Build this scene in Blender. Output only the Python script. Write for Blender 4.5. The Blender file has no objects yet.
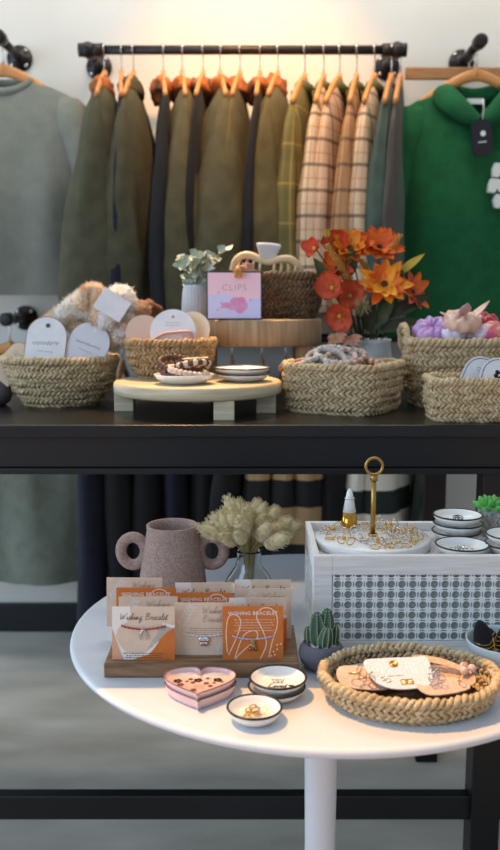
import bpy, math, random
import numpy as np
from mathutils import Vector, Matrix, noise
random.seed(7)
PI = math.pi
SC = bpy.context.scene
COL = SC.collection

# ---------------------------------------------------------------- camera model
F_PX, H_CAM = 870.0, 1.16
TH = math.atan(125.0 / F_PX)
def ray(px, py):
    u = (px - 250) / F_PX; v = (425 - py) / F_PX
    return Vector((u, math.cos(TH) + v * math.sin(TH), -math.sin(TH) + v * math.cos(TH)))
def at(px, py, z):
    d = ray(px, py); t = (z - H_CAM) / d.z
    return Vector((d.x * t, d.y * t, z))
def P(px, py, depth):
    d = ray(px, py); t = depth / d.y
    return Vector((d.x * t, depth, H_CAM + d.z * t))

cam_data = bpy.data.cameras.new('camera')
cam = bpy.data.objects.new('camera', cam_data); COL.objects.link(cam)
cam.location = (0, 0, H_CAM); cam.rotation_euler = (PI / 2 - TH, 0, 0)
cam_data.sensor_fit = 'HORIZONTAL'; cam_data.sensor_width = 36
cam_data.lens = 36 * F_PX / 500
cam_data.clip_start = 0.05
cam_data.dof.use_dof = True; cam_data.dof.focus_distance = 1.26; cam_data.dof.aperture_fstop = 8.0
SC.camera = cam

# ---------------------------------------------------------------- materials
def lin(h):
    if isinstance(h, str):
        h = h.lstrip('#'); h = [int(h[i:i + 2], 16) / 255 for i in (0, 2, 4)]
    return [c / 12.92 if c <= .04045 else ((c + .055) / 1.055) ** 2.4 for c in h]
def rgba(h, k=1.0): return [min(1, c * k) for c in lin(h)] + [1]
MATS = {}
def base_mat(name):
    m = bpy.data.materials.new(name); m.use_nodes = True
    nt = m.node_tree; b = nt.nodes['Principled BSDF']
    return m, nt, b
def nd(nt, t, **kw):
    n = nt.nodes.new(t)
    for k, v in kw.items():
        if hasattr(n, k) and k not in n.inputs.keys(): setattr(n, k, v)
        else: n.inputs[k].default_value = v
    return n
def coords(nt, kind='Object', scale=None):
    tc = nt.nodes.new('ShaderNodeTexCoord'); o = tc.outputs[kind]
    if scale:
        mp = nt.nodes.new('ShaderNodeMapping'); mp.inputs['Scale'].default_value = scale
        nt.links.new(o, mp.inputs['Vector']); o = mp.outputs['Vector']
    return o
def mixc(nt, fac, a, b):
    n = nt.nodes.new('ShaderNodeMix'); n.data_type = 'RGBA'
    for s, x in ((n.inputs[0], fac), (n.inputs[6], a), (n.inputs[7], b)):
        if isinstance(x, bpy.types.NodeSocket): nt.links.new(x, s)
        else: s.default_value = x
    return n.outputs[2]
def bump(nt, b, h, strength, dist=.002):
    n = nt.nodes.new('ShaderNodeBump'); n.inputs['Strength'].default_value = strength
    n.inputs['Distance'].default_value = dist
    nt.links.new(h, n.inputs['Height']); nt.links.new(n.outputs['Normal'], b.inputs['Normal'])
def M(name, c1, c2=None, rough=.6, metal=0, vs=30, stretch=None, bmp=0, bs=200, bd=.002, trans=0, ior=1.45,
      sheen=0, coat=0, det=3, lo=.35, hi=.65, sss=0, coord='Object'):
    if name in MATS: return MATS[name]
    m, nt, b = base_mat(name); MATS[name] = m
    b.inputs['Roughness'].default_value = rough; b.inputs['Metallic'].default_value = metal
    b.inputs['IOR'].default_value = ior
    if trans: b.inputs['Transmission Weight'].default_value = trans
    if sheen:
        b.inputs['Sheen Weight'].default_value = sheen; b.inputs['Sheen Roughness'].default_value = .5
    if coat: b.inputs['Coat Weight'].default_value = coat; b.inputs['Coat Roughness'].default_value = .1
    if sss:
        b.inputs['Subsurface Weight'].default_value = sss; b.inputs['Subsurface Scale'].default_value = .01
    b.inputs['Base Color'].default_value = rgba(c1)
    co = coords(nt, coord, stretch)
    if c2:
        n = nd(nt, 'ShaderNodeTexNoise', Scale=vs, Detail=det); nt.links.new(co, n.inputs['Vector'])
        r = nt.nodes.new('ShaderNodeMapRange'); r.inputs[1].default_value = lo; r.inputs[2].default_value = hi
        nt.links.new(n.outputs['Fac'], r.inputs[0])
        nt.links.new(mixc(nt, r.outputs[0], rgba(c1), rgba(c2)), b.inputs['Base Color'])
    if bmp:
        n = nd(nt, 'ShaderNodeTexNoise', Scale=bs, Detail=3); nt.links.new(co, n.inputs['Vector'])
        bump(nt, b, n.outputs['Fac'], bmp, bd)
    return m
def MS(name, base, bands, rough=.85, fade=None):
    """woven cloth with stripes read from UV metres; bands = (axis, frequency, phase, width, colour, mix)"""
    m, nt, b = base_mat(name); MATS[name] = m
    b.inputs['Roughness'].default_value = rough
    sep = nt.nodes.new('ShaderNodeSeparateXYZ'); nt.links.new(coords(nt, 'UV'), sep.inputs[0])
    cur = rgba(base)
    for ax, fr, ph, w, c, mx in bands:
        a = nd(nt, 'ShaderNodeMath', operation='MULTIPLY_ADD'); nt.links.new(sep.outputs[ax], a.inputs[0])
        a.inputs[1].default_value = fr; a.inputs[2].default_value = ph
        f = nd(nt, 'ShaderNodeMath', operation='FRACT'); nt.links.new(a.outputs[0], f.inputs[0])
        l = nd(nt, 'ShaderNodeMath', operation='LESS_THAN'); nt.links.new(f.outputs[0], l.inputs[0]); l.inputs[1].default_value = w
        k = nd(nt, 'ShaderNodeMath', operation='MULTIPLY'); nt.links.new(l.outputs[0], k.inputs[0]); k.inputs[1].default_value = mx
        cur = mixc(nt, k.outputs[0], cur, rgba(c))
    nt.links.new(cur, b.inputs['Base Color'])
    n = nd(nt, 'ShaderNodeTexNoise', Scale=300.0, Detail=2.0); nt.links.new(coords(nt), n.inputs['Vector'])
    bump(nt, b, n.outputs['Fac'], .3, .002)
    return m

# ---------------------------------------------------------------- mesh builder
class G:
    def __init__(s): s.v = []; s.f = []; s.mi = []; s.uv = []; s.n = 0
    def add(s, vf, mi=0, xf=None):
        v, f = vf[0], vf[1]
        v = np.asarray(v, float).reshape(-1, 3)
        if xf is not None:
            A = np.array(xf); v = v @ A[:3, :3].T + A[:3, 3]
        s.v.append(v); o = s.n
        s.f += [tuple(i + o for i in q) for q in f]; s.mi += [mi] * len(f); s.n += len(v)
        s.uv.append(vf[2] if len(vf) > 2 else None)
        return s
    def verts(s): return np.concatenate(s.v) if s.v else np.zeros((0, 3))
def setp(o, label=None, cat=None, group=None, kind=None):
    if label: o['label'] = label
    if cat: o['category'] = cat
    if group: o['group'] = group
    if kind: o['kind'] = kind
    return o
def build(name, g, mat, parent=None, smooth=True, bevel=0, seg=2, solid=0, label=None, cat=None, group=None, kind=None, loc=None, rot=None, sub=0):
    if isinstance(g, tuple): g = G().add(g)
    me = bpy.data.meshes.new(name)
    V = g.verts()
    me.from_pydata(V.tolist(), [], g.f)
    for m in (mat if isinstance(mat, (list, tuple)) else [mat]): me.materials.append(m)
    me.polygons.foreach_set('material_index', g.mi)
    me.polygons.foreach_set('use_smooth', [smooth] * len(g.f))
    if any(u is not None for u in g.uv):
        allu = np.concatenate([u if u is not None else np.zeros((len(v), 2)) for u, v in zip(g.uv, g.v)])
        lay = me.uv_layers.new(name='UVMap')
        li = np.empty(len(me.loops), dtype=np.int32); me.loops.foreach_get('vertex_index', li)
        lay.data.foreach_set('uv', allu[li].astype(np.float32).ravel())
    me.update()
    o = bpy.data.objects.new(name, me); COL.objects.link(o)
    if parent: o.parent = parent
    if loc is not None: o.location = loc
    if rot is not None: o.rotation_euler = rot
    if bevel:
        b = o.modifiers.new('bevel', 'BEVEL'); b.width = bevel; b.segments = seg; b.limit_method = 'ANGLE'; b.angle_limit = math.radians(40)
    if solid:
        b = o.modifiers.new('solid', 'SOLIDIFY'); b.thickness = solid; b.offset = 0
    if sub:
        b = o.modifiers.new('sub', 'SUBSURF'); b.levels = sub; b.render_levels = sub
    return setp(o, label, cat, group, kind)
def thing(name, label, cat, loc=(0, 0, 0), rotz=0, group=None, rot=None):
    o = bpy.data.objects.new(name, None); COL.objects.link(o)
    o.empty_display_size = .03
    o.location = loc; o.rotation_euler = rot if rot else (0, 0, rotz)
    return setp(o, label, cat, group)
def dup(root, loc, rot=None, label=None, group=None, scale=None):
    r = root.copy(); COL.objects.link(r); r.location = loc
    if rot is not None: r.rotation_euler = rot if not isinstance(rot, (int, float)) else (0, 0, rot)
    if label: r['label'] = label
    if group: r['group'] = group
    if scale: r.scale = (scale,) * 3
    for ch in list(root.children):
        c = ch.copy(); COL.objects.link(c); c.parent = r
        for gc in list(ch.children):
            d = gc.copy(); COL.objects.link(d); d.parent = c
    return r

# ---------------------------------------------------------------- shapes (each returns verts, faces[, uv])
def box(x0, x1, y0, y1, z0, z1):
    v = [(x, y, z) for z in (z0, z1) for y in (y0, y1) for x in (x0, x1)]
    return v, [(0, 2, 3, 1), (4, 5, 7, 6), (0, 1, 5, 4), (2, 6, 7, 3), (0, 4, 6, 2), (1, 3, 7, 5)]
def lathe(prof, n=40, sx=1, sy=1):
    v = []; f = []; rows = []
    for r, z in prof:
        if r <= 1e-7: rows.append([len(v)]); v.append((0, 0, z))
        else:
            rows.append(list(range(len(v), len(v) + n)))
            v += [(r * sx * math.cos(2 * PI * i / n), r * sy * math.sin(2 * PI * i / n), z) for i in range(n)]
    for a, b in zip(rows, rows[1:]):
        for i in range(n):
            j = (i + 1) % n
            if len(a) == 1 and len(b) == 1: continue
            if len(a) == 1: f.append((a[0], b[j], b[i]))
            elif len(b) == 1: f.append((a[i], a[j], b[0]))
            else: f.append((a[i], a[j], b[j], b[i]))
    return v, f
def sphere(c, rx, ry=None, rz=None, n=16, m=10):
    ry = ry or rx; rz = rz or rx
    v, f = lathe([(math.sin(PI * k / m), -math.cos(PI * k / m)) for k in range(m + 1)], n)
    return np.array(v) * (rx, ry, rz) + np.array(c), f
def tube(path, r, n=8, closed=False, ref=None, ry=None, caps=True):
    p = np.asarray(path, float); N = len(p)
    t = (np.roll(p, -1, 0) - np.roll(p, 1, 0)) if closed else np.gradient(p, axis=0)
    t /= np.linalg.norm(t, axis=1)[:, None] + 1e-12
    if ref is not None:
        b = np.cross(t, np.asarray(ref, float)); b /= np.linalg.norm(b, axis=1)[:, None] + 1e-12
        u = np.cross(b, t)
    else:
        b = np.zeros_like(p); x = np.array((0, 0, 1.)) if abs(t[0][2]) < .9 else np.array((1., 0, 0))
        c = np.cross(t[0], x); b[0] = c / np.linalg.norm(c)
        for i in range(1, N):
            c = b[i - 1] - t[i] * np.dot(b[i - 1], t[i]); b[i] = c / (np.linalg.norm(c) + 1e-12)
        u = np.cross(t, b)
    r = np.broadcast_to(np.asarray(r, float), (N,)); q = r if ry is None else np.broadcast_to(np.asarray(ry, float), (N,))
    a = np.arange(n) * 2 * PI / n
    v = p[:, None] + r[:, None, None] * np.cos(a)[None, :, None] * b[:, None] + q[:, None, None] * np.sin(a)[None, :, None] * u[:, None]
    f = []
    for i in range(N if closed else N - 1):
        k = (i + 1) % N
        f += [(i * n + j, i * n + (j + 1) % n, k * n + (j + 1) % n, k * n + j) for j in range(n)]
    if not closed and caps: f += [tuple(range(n))[::-1], tuple((N - 1) * n + j for j in range(n))]
    return v.reshape(-1, 3), f
def grid(fn, nu, nv, cu=False, uvs=None):
    v = [fn(i / (nu if cu else nu - 1), j / (nv - 1)) for j in range(nv) for i in range(nu)]
    f = [(j * nu + i, j * nu + (i + 1) % nu, (j + 1) * nu + (i + 1) % nu, (j + 1) * nu + i) for j in range(nv - 1) for i in range(nu if cu else nu - 1)]
    return v, f
def prism(pts, h0, h1, axis='z'):
    n = len(pts)
    mk = {'z': lambda x, y, h: (x, y, h), 'y': lambda x, y, h: (x, h, y), 'x': lambda x, y, h: (h, x, y)}[axis]
    v = [mk(x, y, h0) for x, y in pts] + [mk(x, y, h1) for x, y in pts]
    f = [tuple(range(n))[::-1], tuple(range(n, 2 * n))] + [(i, (i + 1) % n, n + (i + 1) % n, n + i) for i in range(n)]
    return v, f
def smoothp(pts, k=5, closed=False):
    p = [np.array(q, float) for q in pts]; n = len(p); out = []
    for i in range(n if closed else n - 1):
        a, b, c, d = (p[(i - 1) % n] if closed or i > 0 else p[0]), p[i], p[(i + 1) % n], (p[(i + 2) % n] if closed or i + 2 < n else p[-1])
        for s in range(k):
            t = s / k
            out.append(.5 * (2 * b + (c - a) * t + (2 * a - 5 * b + 4 * c - d) * t * t + (3 * b - a - 3 * c + d) * t ** 3))
    if not closed: out.append(p[-1])
    return out
def ribbon(pts, w, off):
    """flat 2D stroke in the local xz plane at y = off"""
    p = np.array(pts, float)
    if len(p) < 2: return [], []
    t = np.gradient(p, axis=0); t /= np.linalg.norm(t, axis=1)[:, None] + 1e-9
    nn = np.stack([-t[:, 1], t[:, 0]], 1) * w / 2
    L = p + nn; R = p - nn
    v = [(x, off, z) for x, z in L] + [(x, off, z) for x, z in R]; n = len(p)
    return v, [(i, n + i, n + i + 1, i + 1) for i in range(n - 1)]
def poly(pts, off): return [(x, off, z) for x, z in pts], [tuple(range(len(pts)))]
def disc2(cx, cz, r, off, n=14): return poly([(cx + r * math.cos(2 * PI * i / n), cz + r * math.sin(2 * PI * i / n)) for i in range(n)], off)
def petal(o, d, up, L, W, curl=0., cup=.15, n=7, m=5, tip=.9, sh=.8):
    o = np.array(o, float); d = np.array(d, float); d /= np.linalg.norm(d); up = np.array(up, float)
    up = up - d * np.dot(up, d); up /= np.linalg.norm(up) + 1e-9; s = np.cross(d, up)
    v = []
    for i in range(n):
        a = i / (n - 1); w = W * .5 * max(.03, math.sin(PI * min(1, a ** tip * .97 + .03)) ** sh)
        c = o + d * L * a + up * curl * L * a * a
        for j in range(m):
            b = 2 * j / (m - 1) - 1
            v.append(c + s * w * b + up * cup * W * b * b * (1 - .3 * a))
    return np.array(v), [(i * m + j, i * m + j + 1, (i + 1) * m + j + 1, (i + 1) * m + j) for i in range(n - 1) for j in range(m - 1)]
def lumpy(c, r, amp=.12, fr=6, n=22, m=14, seed=0, fine=0, ff=40):
    v, f = sphere((0, 0, 0), 1, n=n, m=m); out = []
    r = np.array(r if not isinstance(r, (int, float)) else (r, r, r), float)
    for q in v:
        k = 1 + amp * noise.noise(Vector(q) * fr + Vector((seed * 7.3, seed, 0))) + fine * noise.noise(Vector(q) * ff)
        out.append(np.array(c) + q * k * r)
    return out, f
def text2d(s, size, bold=0., shear=0., align='CENTER', spacing=1.0):
    cu = bpy.data.curves.new('tmp', 'FONT'); cu.body = s; cu.size = size; cu.offset = bold; cu.shear = shear
    cu.align_x = align; cu.space_character = spacing; cu.resolution_u = 3
    o = bpy.data.objects.new('tmp', cu); COL.objects.link(o)
    dg = bpy.context.evaluated_depsgraph_get()
    me = bpy.data.meshes.new_from_object(o.evaluated_get(dg))
    v = [tuple(x.co) for x in me.vertices]; f = [tuple(p.vertices) for p in me.polygons]
    bpy.data.objects.remove(o); bpy.data.curves.remove(cu); bpy.data.meshes.remove(me)
    return v, f
def textxz(s, size, x, z, off, **kw):
    v, f = text2d(s, size, **kw)
    return [(a + x, off, b + z) for a, b, c in v], f
SCR = {  # handwritten letters as pen strokes, x-height 1
 'W': (1.9, [[(0, 1.7), (.25, .6), (.45, 0), (.8, 1.3), (1.0, .1), (1.4, 1.2), (1.9, 1.9)]]),
 'B': (1.5, [[(.2, 1.8), (.15, .8), (.1, 0)], [(0, 1.6), (.6, 1.9), (1.0, 1.5), (.3, 1.0), (1.1, .7), (.9, .1), (.1, 0)]]),
 'L': (1.4, [[(.9, 1.7), (.6, 1.9), (.5, 1.2), (.3, .2), (0, .1), (.4, .15), (.9, 0), (1.4, .2)]]),
 'i': (.5, [[(0, .1), (.2, .9), (.2, .1), (.5, .1)], [(.24, 1.3), (.27, 1.36)]]),
 's': (.7, [[(0, .1), (.35, .95), (.5, .3), (.2, 0), (.7, .1)]]),
 'h': (.85, [[(0, .1), (.35, 1.6), (.25, 1.8), (.15, 0), (.45, .85), (.55, .1), (.85, .1)]]),
 'n': (.95, [[(0, .1), (.15, .9), (.15, 0), (.5, .9), (.6, .1), (.95, .1)]]),
 'g': (.85, [[(.6, .8), (.2, .8), (.15, .1), (.55, .3), (.6, .9), (.5, -.7), (.15, -.8), (.3, -.3), (.85, .1)]]),
 'r': (.7, [[(0, .1), (.2, .9), (.45, .8), (.4, .1), (.7, .1)]]),
 'a': (.85, [[(.6, .8), (.2, .8), (.1, .1), (.5, .2), (.6, .85), (.6, .1), (.85, .1)]]),
 'c': (.7, [[(.55, .8), (.2, .8), (.15, .1), (.7, .15)]]),
 'e': (.65, [[(0, .1), (.45, .6), (.3, .95), (.1, .4), (.25, 0), (.65, .15)]]),
 'l': (.5, [[(0, .1), (.4, 1.5), (.25, 1.8), (.15, .2), (.5, .1)]]),
 't': (.6, [[(0, .1), (.3, 1.5), (.2, .1), (.6, .1)], [(0, 1.1), (.6, 1.2)]]),
 'o': (.75, [[(.4, .9), (.1, .5), (.25, 0), (.55, .4), (.4, .9), (.75, .8)]]),
 'v': (.75, [[(0, .8), (.3, 0), (.55, .9), (.75, .8)]]),
 'd': (.85, [[(.55, .8), (.15, .8), (.1, .1), (.5, .2), (.7, 1.8), (.55, .1), (.85, .1)]]),
 ' ': (.8, [])}
def script(s, xh, x, z, off, w, slant=.25, align=.5):
    tot = sum(SCR[c][0] for c in s) * xh; g = G(); cx = x - tot * align
    for c in s:
        adv, st = SCR[c]
        for q in st:
            pts = smoothp([(cx + (a + slant * b) * xh, z + b * xh) for a, b in q], 4)
            g.add(ribbon(pts, w, off))
        cx += adv * xh
    return g
def merge(g, h, mi=0):
    for v, in zip(h.v): pass
    g.add((h.verts(), h.f), mi); return g
def textlines(g, x0, x1, zs, off, w, mi=0, center=False, seed=1):
    """rows of tiny illegible print as word-long dashes"""
    rr = random.Random(seed)
    for z in zs:
        ins = rr.uniform(0, .12) * (x1 - x0) if center else 0
        x = x0 + ins
        while x < x1 - ins:
            l = rr.uniform(.03, .10) * (x1 - x0)
            g.add(ribbon([(x, z), (min(x + l, x1 - ins), z)], w, off), mi); x += l + .02 * (x1 - x0)
    return g
# ================================================================= SETTING
WALL_Y, FRONT_Y, BACK_Y = 2.95, 1.50, 2.16
T, B = .70, .946                       # round table top, console top
mw = M('wall_paint', '#d0cdc5', '#c9c6be', rough=.9, vs=3, bmp=.05, bs=150)
mfl = M('polished_concrete', '#bab4aa', '#938d84', rough=.5, vs=2.6, stretch=(.9, 2.4, 1), det=8, lo=.3, hi=.7)
mbb = M('baseboard_black', '#16181c', rough=.5)
build('floor', box(-4, 4, -2.5, WALL_Y + .2, -.06, 0), mfl, smooth=False, kind='structure')
build('wall_back', box(-3, 2.4, WALL_Y, WALL_Y + .12, 0, 2.9), mw, smooth=False, kind='structure')
build('baseboard_back', box(-3, 2.4, WALL_Y - .015, WALL_Y, 0, .105), mbb, smooth=False, bevel=.004, kind='structure')
build('ceiling_sun_blocker', box(-3, 2.4, 1.17, WALL_Y + .12, 2.9, 3.0), M('sun_blocker_paint', '#d8d6d0', rough=.9), smooth=False, kind='structure')  # unseen slab, front edge placed to cast the shadow line across the round table

# ---------------------------------------------------------------- console table
mbk = M('console_black', '#0f1013', '#0b0c0e', rough=.42, vs=6, bmp=.03, bs=90)
mbt = M('console_top_black', '#121110', '#1a1613', rough=.28, vs=5, stretch=(1, 6, 1), bmp=.04, bs=60)
con = thing('console_table', 'long black wooden console table carrying the baskets and risers', 'table', (0, 0, 0))
build('tabletop', box(-.85, .92, FRONT_Y - .012, BACK_Y, B - .022, B), mbt, con, smooth=False, bevel=.003)
g = G().add(box(-.80, .87, FRONT_Y + .004, FRONT_Y + .026, .868, B - .0221)).add(box(-.80, .87, FRONT_Y - .002, FRONT_Y + .028, .857, .868))
build('front_apron', g, mbk, con, smooth=False, bevel=.002)
build('back_apron', box(-.80, .87, BACK_Y - .05, BACK_Y - .028, .857, B - .0221), mbk, con, smooth=False, bevel=.002)
LX = (-.80, .396)
for x in (-.80, .42, .82):
    for y in (FRONT_Y + .03, BACK_Y - .10):
        build('leg', box(x, x + .055, y, y + .055, 0, .8569), mbk, con, smooth=False, bevel=.003)
for y in (FRONT_Y + .0445,):
    build('stretcher', box(-.745, .82, y, y + .026, .172, .222), mbk, con, smooth=False, bevel=.003)
g = G().add(tube([(.47, FRONT_Y + .057, .70), (.80, FRONT_Y + .057, .32)], .028, n=4, ref=(0, 1, 0), ry=.012))
build('brace', g, mbk, con, smooth=False)

# ---------------------------------------------------------------- round table
mwt = M('table_white', '#d3d6dc', rough=.35, coat=.2)
CX, CY, R = .104, 1.193, .355
rt = thing('round_table', 'round white pedestal table in front of the black console', 'table', (CX, CY, 0))
n = 72
prof = [(0, T - .014), (R - .02, T - .014), (R - .006, T - .012), (R - .001, T - .008), (R, T - .005), (R - .001, T - .002), (R - .004, T - .0003), (R - .006, T), (R - .012, T), (0, T)]
build('tabletop', lathe(prof, 96), mwt, rt)
prof = [(0, .0), (.19, .0), (.195, .006), (.19, .012), (.14, .02), (.09, .036), (.055, .065), (.034, .12), (.0245, .22), (.0225, .36), (.0245, .52), (.0285, .62), (.034, .672), (.045, .686), (0, .686)]
build('pedestal', lathe(prof, 48), mwt, rt)

# ---------------------------------------------------------------- pipe rails
mpi = M('iron_pipe', '#2c2a2b', '#3a3533', rough=.42, metal=.75, vs=30, bmp=.15, bs=120)
mbolt = M('zinc_bolt', '#b9b7b2', rough=.35, metal=1)
RAIL_Y = 2.75
def flange(parent, x, z, r=.041):
    f = build('flange', G().add(lathe([(0, 0), (r, 0), (r, .008), (r * .95, .011), (.026, .014), (.022, .03), (0, .03)], 28)), mpi, parent, loc=(x, WALL_Y, z), rot=(PI / 2, 0, 0))
    for k in range(4):
        a = k * PI / 2 + PI / 4
        build('bolt', lathe([(0, .009), (.007, .009), (.006, .016), (0, .017)], 10), mbolt, f, loc=(.032 * math.cos(a), .032 * math.sin(a), 0))
def pipe_between(a, b, r=.0135): return tube([a, b], r, n=16)
def elbow(c): return sphere(c, .024, n=18, m=12)
zr = P(240, 50, RAIL_Y).z
x0, x1 = P(88, 50, RAIL_Y).x, P(397, 56, RAIL_Y).x
rail = thing('clothing_rail', 'long black iron pipe rail along the top of the wall', 'rail', (0, 0, 0))
build('pipe', G().add(pipe_between((x0, RAIL_Y, zr), (x1, RAIL_Y, zr))), mpi, rail)
for x in (x0, x1):
    s = -1 if x < 0 else 1
    g = G().add(elbow((x, RAIL_Y, zr))).add(tube([(x - s * .045, RAIL_Y, zr), (x - s * .012, RAIL_Y, zr)], .019, n=16)).add(tube([(x + s * .004, RAIL_Y, zr), (x + s * .028, RAIL_Y, zr)], .02, n=16))
    g.add(tube([(x, RAIL_Y + .01, zr), (x, RAIL_Y + .045, zr)], .019, n=16))
    build('elbow', g, mpi, rail)
    build('standoff', G().add(pipe_between((x, RAIL_Y + .04, zr), (x, WALL_Y - .02, zr))), mpi, rail)
    flange(rail, x, zr)
def faceout(name, label, px, py, tip_y=2.72):
    w = P(px, py, WALL_Y)
    t = thing(name, label, 'hook', (0, 0, 0))
    build('pipe', G().add(pipe_between((w.x, tip_y, w.z), (w.x, WALL_Y - .02, w.z))), mpi, t)
    build('end_cap', G().add(tube([(w.x, tip_y - .025, w.z), (w.x, tip_y + .02, w.z)], .021, n=16)), mpi, t, bevel=.006)
    flange(t, w.x, w.z); return w
FL = faceout('garment_hook', 'black pipe hook on the wall above the pale sage sweater', 20, 59)
FR = faceout('garment_hook', 'black pipe hook on the wall above the green hoodie', 461, 63)
FLL = faceout('garment_hook', 'low black pipe hook behind the left basket', 26, 318)
zl = P(250, 338, RAIL_Y).z
r2 = thing('clothing_rail', 'low black pipe rail seen beneath the upper riser', 'rail', (0, 0, 0))
xa, xb = -.52, .78
build('pipe', G().add(pipe_between((xa, RAIL_Y, zl), (xb, RAIL_Y, zl))), mpi, r2)
for x in (xa, xb):
    build('elbow', G().add(elbow((x, RAIL_Y, zl))), mpi, r2)
    build('standoff', G().add(pipe_between((x, RAIL_Y + .01, zl), (x, WALL_Y - .02, zl))), mpi, r2)
    flange(r2, x, zl)

# ---------------------------------------------------------------- hangers
mhw = M('hanger_wood', '#c98d52', '#b97b42', rough=.5, vs=14, stretch=(2, 20, 20))
mhk = M('hanger_steel', '#c9c7c2', rough=.25, metal=1)
def hanger_meshes():
    pts = smoothp([(-.195, 0, -.19), (-.13, 0, -.148), (-.06, 0, -.109), (0, 0, -.09), (.06, 0, -.109), (.13, 0, -.148), (.195, 0, -.19)], 5)
    ws = [.010 + .008 * (1 - abs(p[0]) / .2) for p in pts]
    wood = G().add(tube(pts, [w for w in ws], n=10, ref=(0, 1, 0), ry=.0075))
    wood.add(tube([(0, 0, -.095), (0, 0, -.068)], .008, n=8))
    wire = [(0, 0, -.08), (0, 0, -.035)] + [(.0175 * math.sin(a), 0, -.0175 * math.cos(a) + 0) for a in np.linspace(0, PI * 1.35, 14)]
    return wood, G().add(tube(wire, .0022, n=6))
def make_hanger(label, group=None):
    w, k = hanger_meshes(); t = thing('clothes_hanger', label, 'hanger', group=group)
    build('wooden_arm', w, mhw, t); build('hook', k, mhk, t); return t
HANG = make_hanger('pale wooden hanger of the sage sweater on the upper left hook')
HANG.location = (FL.x, 2.745, FL.z + .002); HANG.rotation_euler = (0, 0, 0)
def hang(loc, rz, label, group=None): return dup(HANG, loc, rz, label, group)

# ---------------------------------------------------------------- garments
def body_g(prof, L, n=44, rows=40, fold=.012, kf=7, seed=0, dip=.0, ztop=None):
    zs = np.array([p[0] for p in prof]); W = np.array([p[1] for p in prof]); TT = np.array([p[2] for p in prof])
    V = []; UV = []; q = np.linspace(0, 1, rows) ** 1.25
    z_all = zs[0] + (zs[-1] - zs[0]) * q
    for z in z_all:
        w = np.interp(-z, -zs, W); t = np.interp(-z, -zs, TT); d = max(0, zs[0] - z)
        A = fold * min(1, d / .35)
        for i in range(n):
            a = 2 * PI * i / n; c, s = math.cos(a), math.sin(a)
            x = w * math.copysign(abs(c) ** .85, c); y = t * math.copysign(abs(s) ** .8, s)
            k = noise.noise(Vector((x * kf + seed * 9, (1 if s > 0 else -1) * 2.0 + seed, z * 1.4)))
            k2 = noise.noise(Vector((x * kf * 2.3 + seed * 3, (1 if s > 0 else -1) * 5, z * 3)))
            y += math.copysign(1, s) * abs(s) ** .5 * (A * 1.6 * k + A * .5 * k2); x += .3 * A * k2
            zz = z - (dip * max(0, -s) ** 1.5 * max(0, 1 - d / .12))
            V.append((x, y, zz)); UV.append((math.copysign(x + (w if s > 0 else 0), 1) if abs(s) > 1e-9 else x, z))
    f = [(j * n + i, j * n + (i + 1) % n, (j + 1) * n + (i + 1) % n, (j + 1) * n + i) for j in range(rows - 1) for i in range(n)]
    return V, f, np.array(UV)
def sleeve_g(side, sh, L, r0=.062, r1=.042, ty=.05, out=.05, fwd=-.02, seed=0, n=20, rows=26, tap=(1, .75)):
    x0, z0 = sh; V = []; UV = []
    for j in range(rows):
        a = j / (rows - 1)
        cx = side * (x0 - .035 + out * math.sin(min(1, a * 1.6) * PI / 2) + .012 * a); cy = fwd * math.sin(a * PI * .7); cz = z0 - L * a + .012 * (1 - a) ** 2
        rx = r0 + (r1 - r0) * a; ry = ty * (tap[0] + (tap[1] - tap[0]) * min(1, a * 1.3))
        if a < .12: k = math.sqrt(max(.02, a / .12)); rx *= .35 + .65 * k; ry *= .35 + .65 * k
        for i in range(n):
            b = 2 * PI * i / n
            m = 1 + .24 * noise.noise(Vector((math.cos(b) * 2.1 + seed, math.sin(b) * 2.1, a * 4.0 + seed * 3)))
            V.append((cx + rx * m * math.cos(b), cy + ry * m * math.sin(b), cz)); UV.append((b * .05, cz))
    f = [(j * n + i, j * n + (i + 1) % n, (j + 1) * n + (i + 1) % n, (j + 1) * n + i) for j in range(rows - 1) for i in range(n)]
    f.append(tuple((rows - 1) * n + i for i in range(n))); f.append(tuple(range(n))[::-1])
    return V, f, np.array(UV)
def ring_collar(rx, ry, z, r, dip=0, n=30):
    return tube([(rx * math.cos(a), ry * math.sin(a), z - dip * max(0, -math.sin(a)) ** 1.5) for a in np.linspace(0, 2 * PI, n, endpoint=False)], r, n=8, closed=True, ref=(0, 0, 1), ry=r * 1.5)
SWEAT = [(-.118, .080, .024), (-.128, .115, .026), (-.150, .170, .028), (-.180, .214, .033), (-.24, .236, .040), (-.45, .240, .058), (-.78, .250, .064)]
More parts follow.
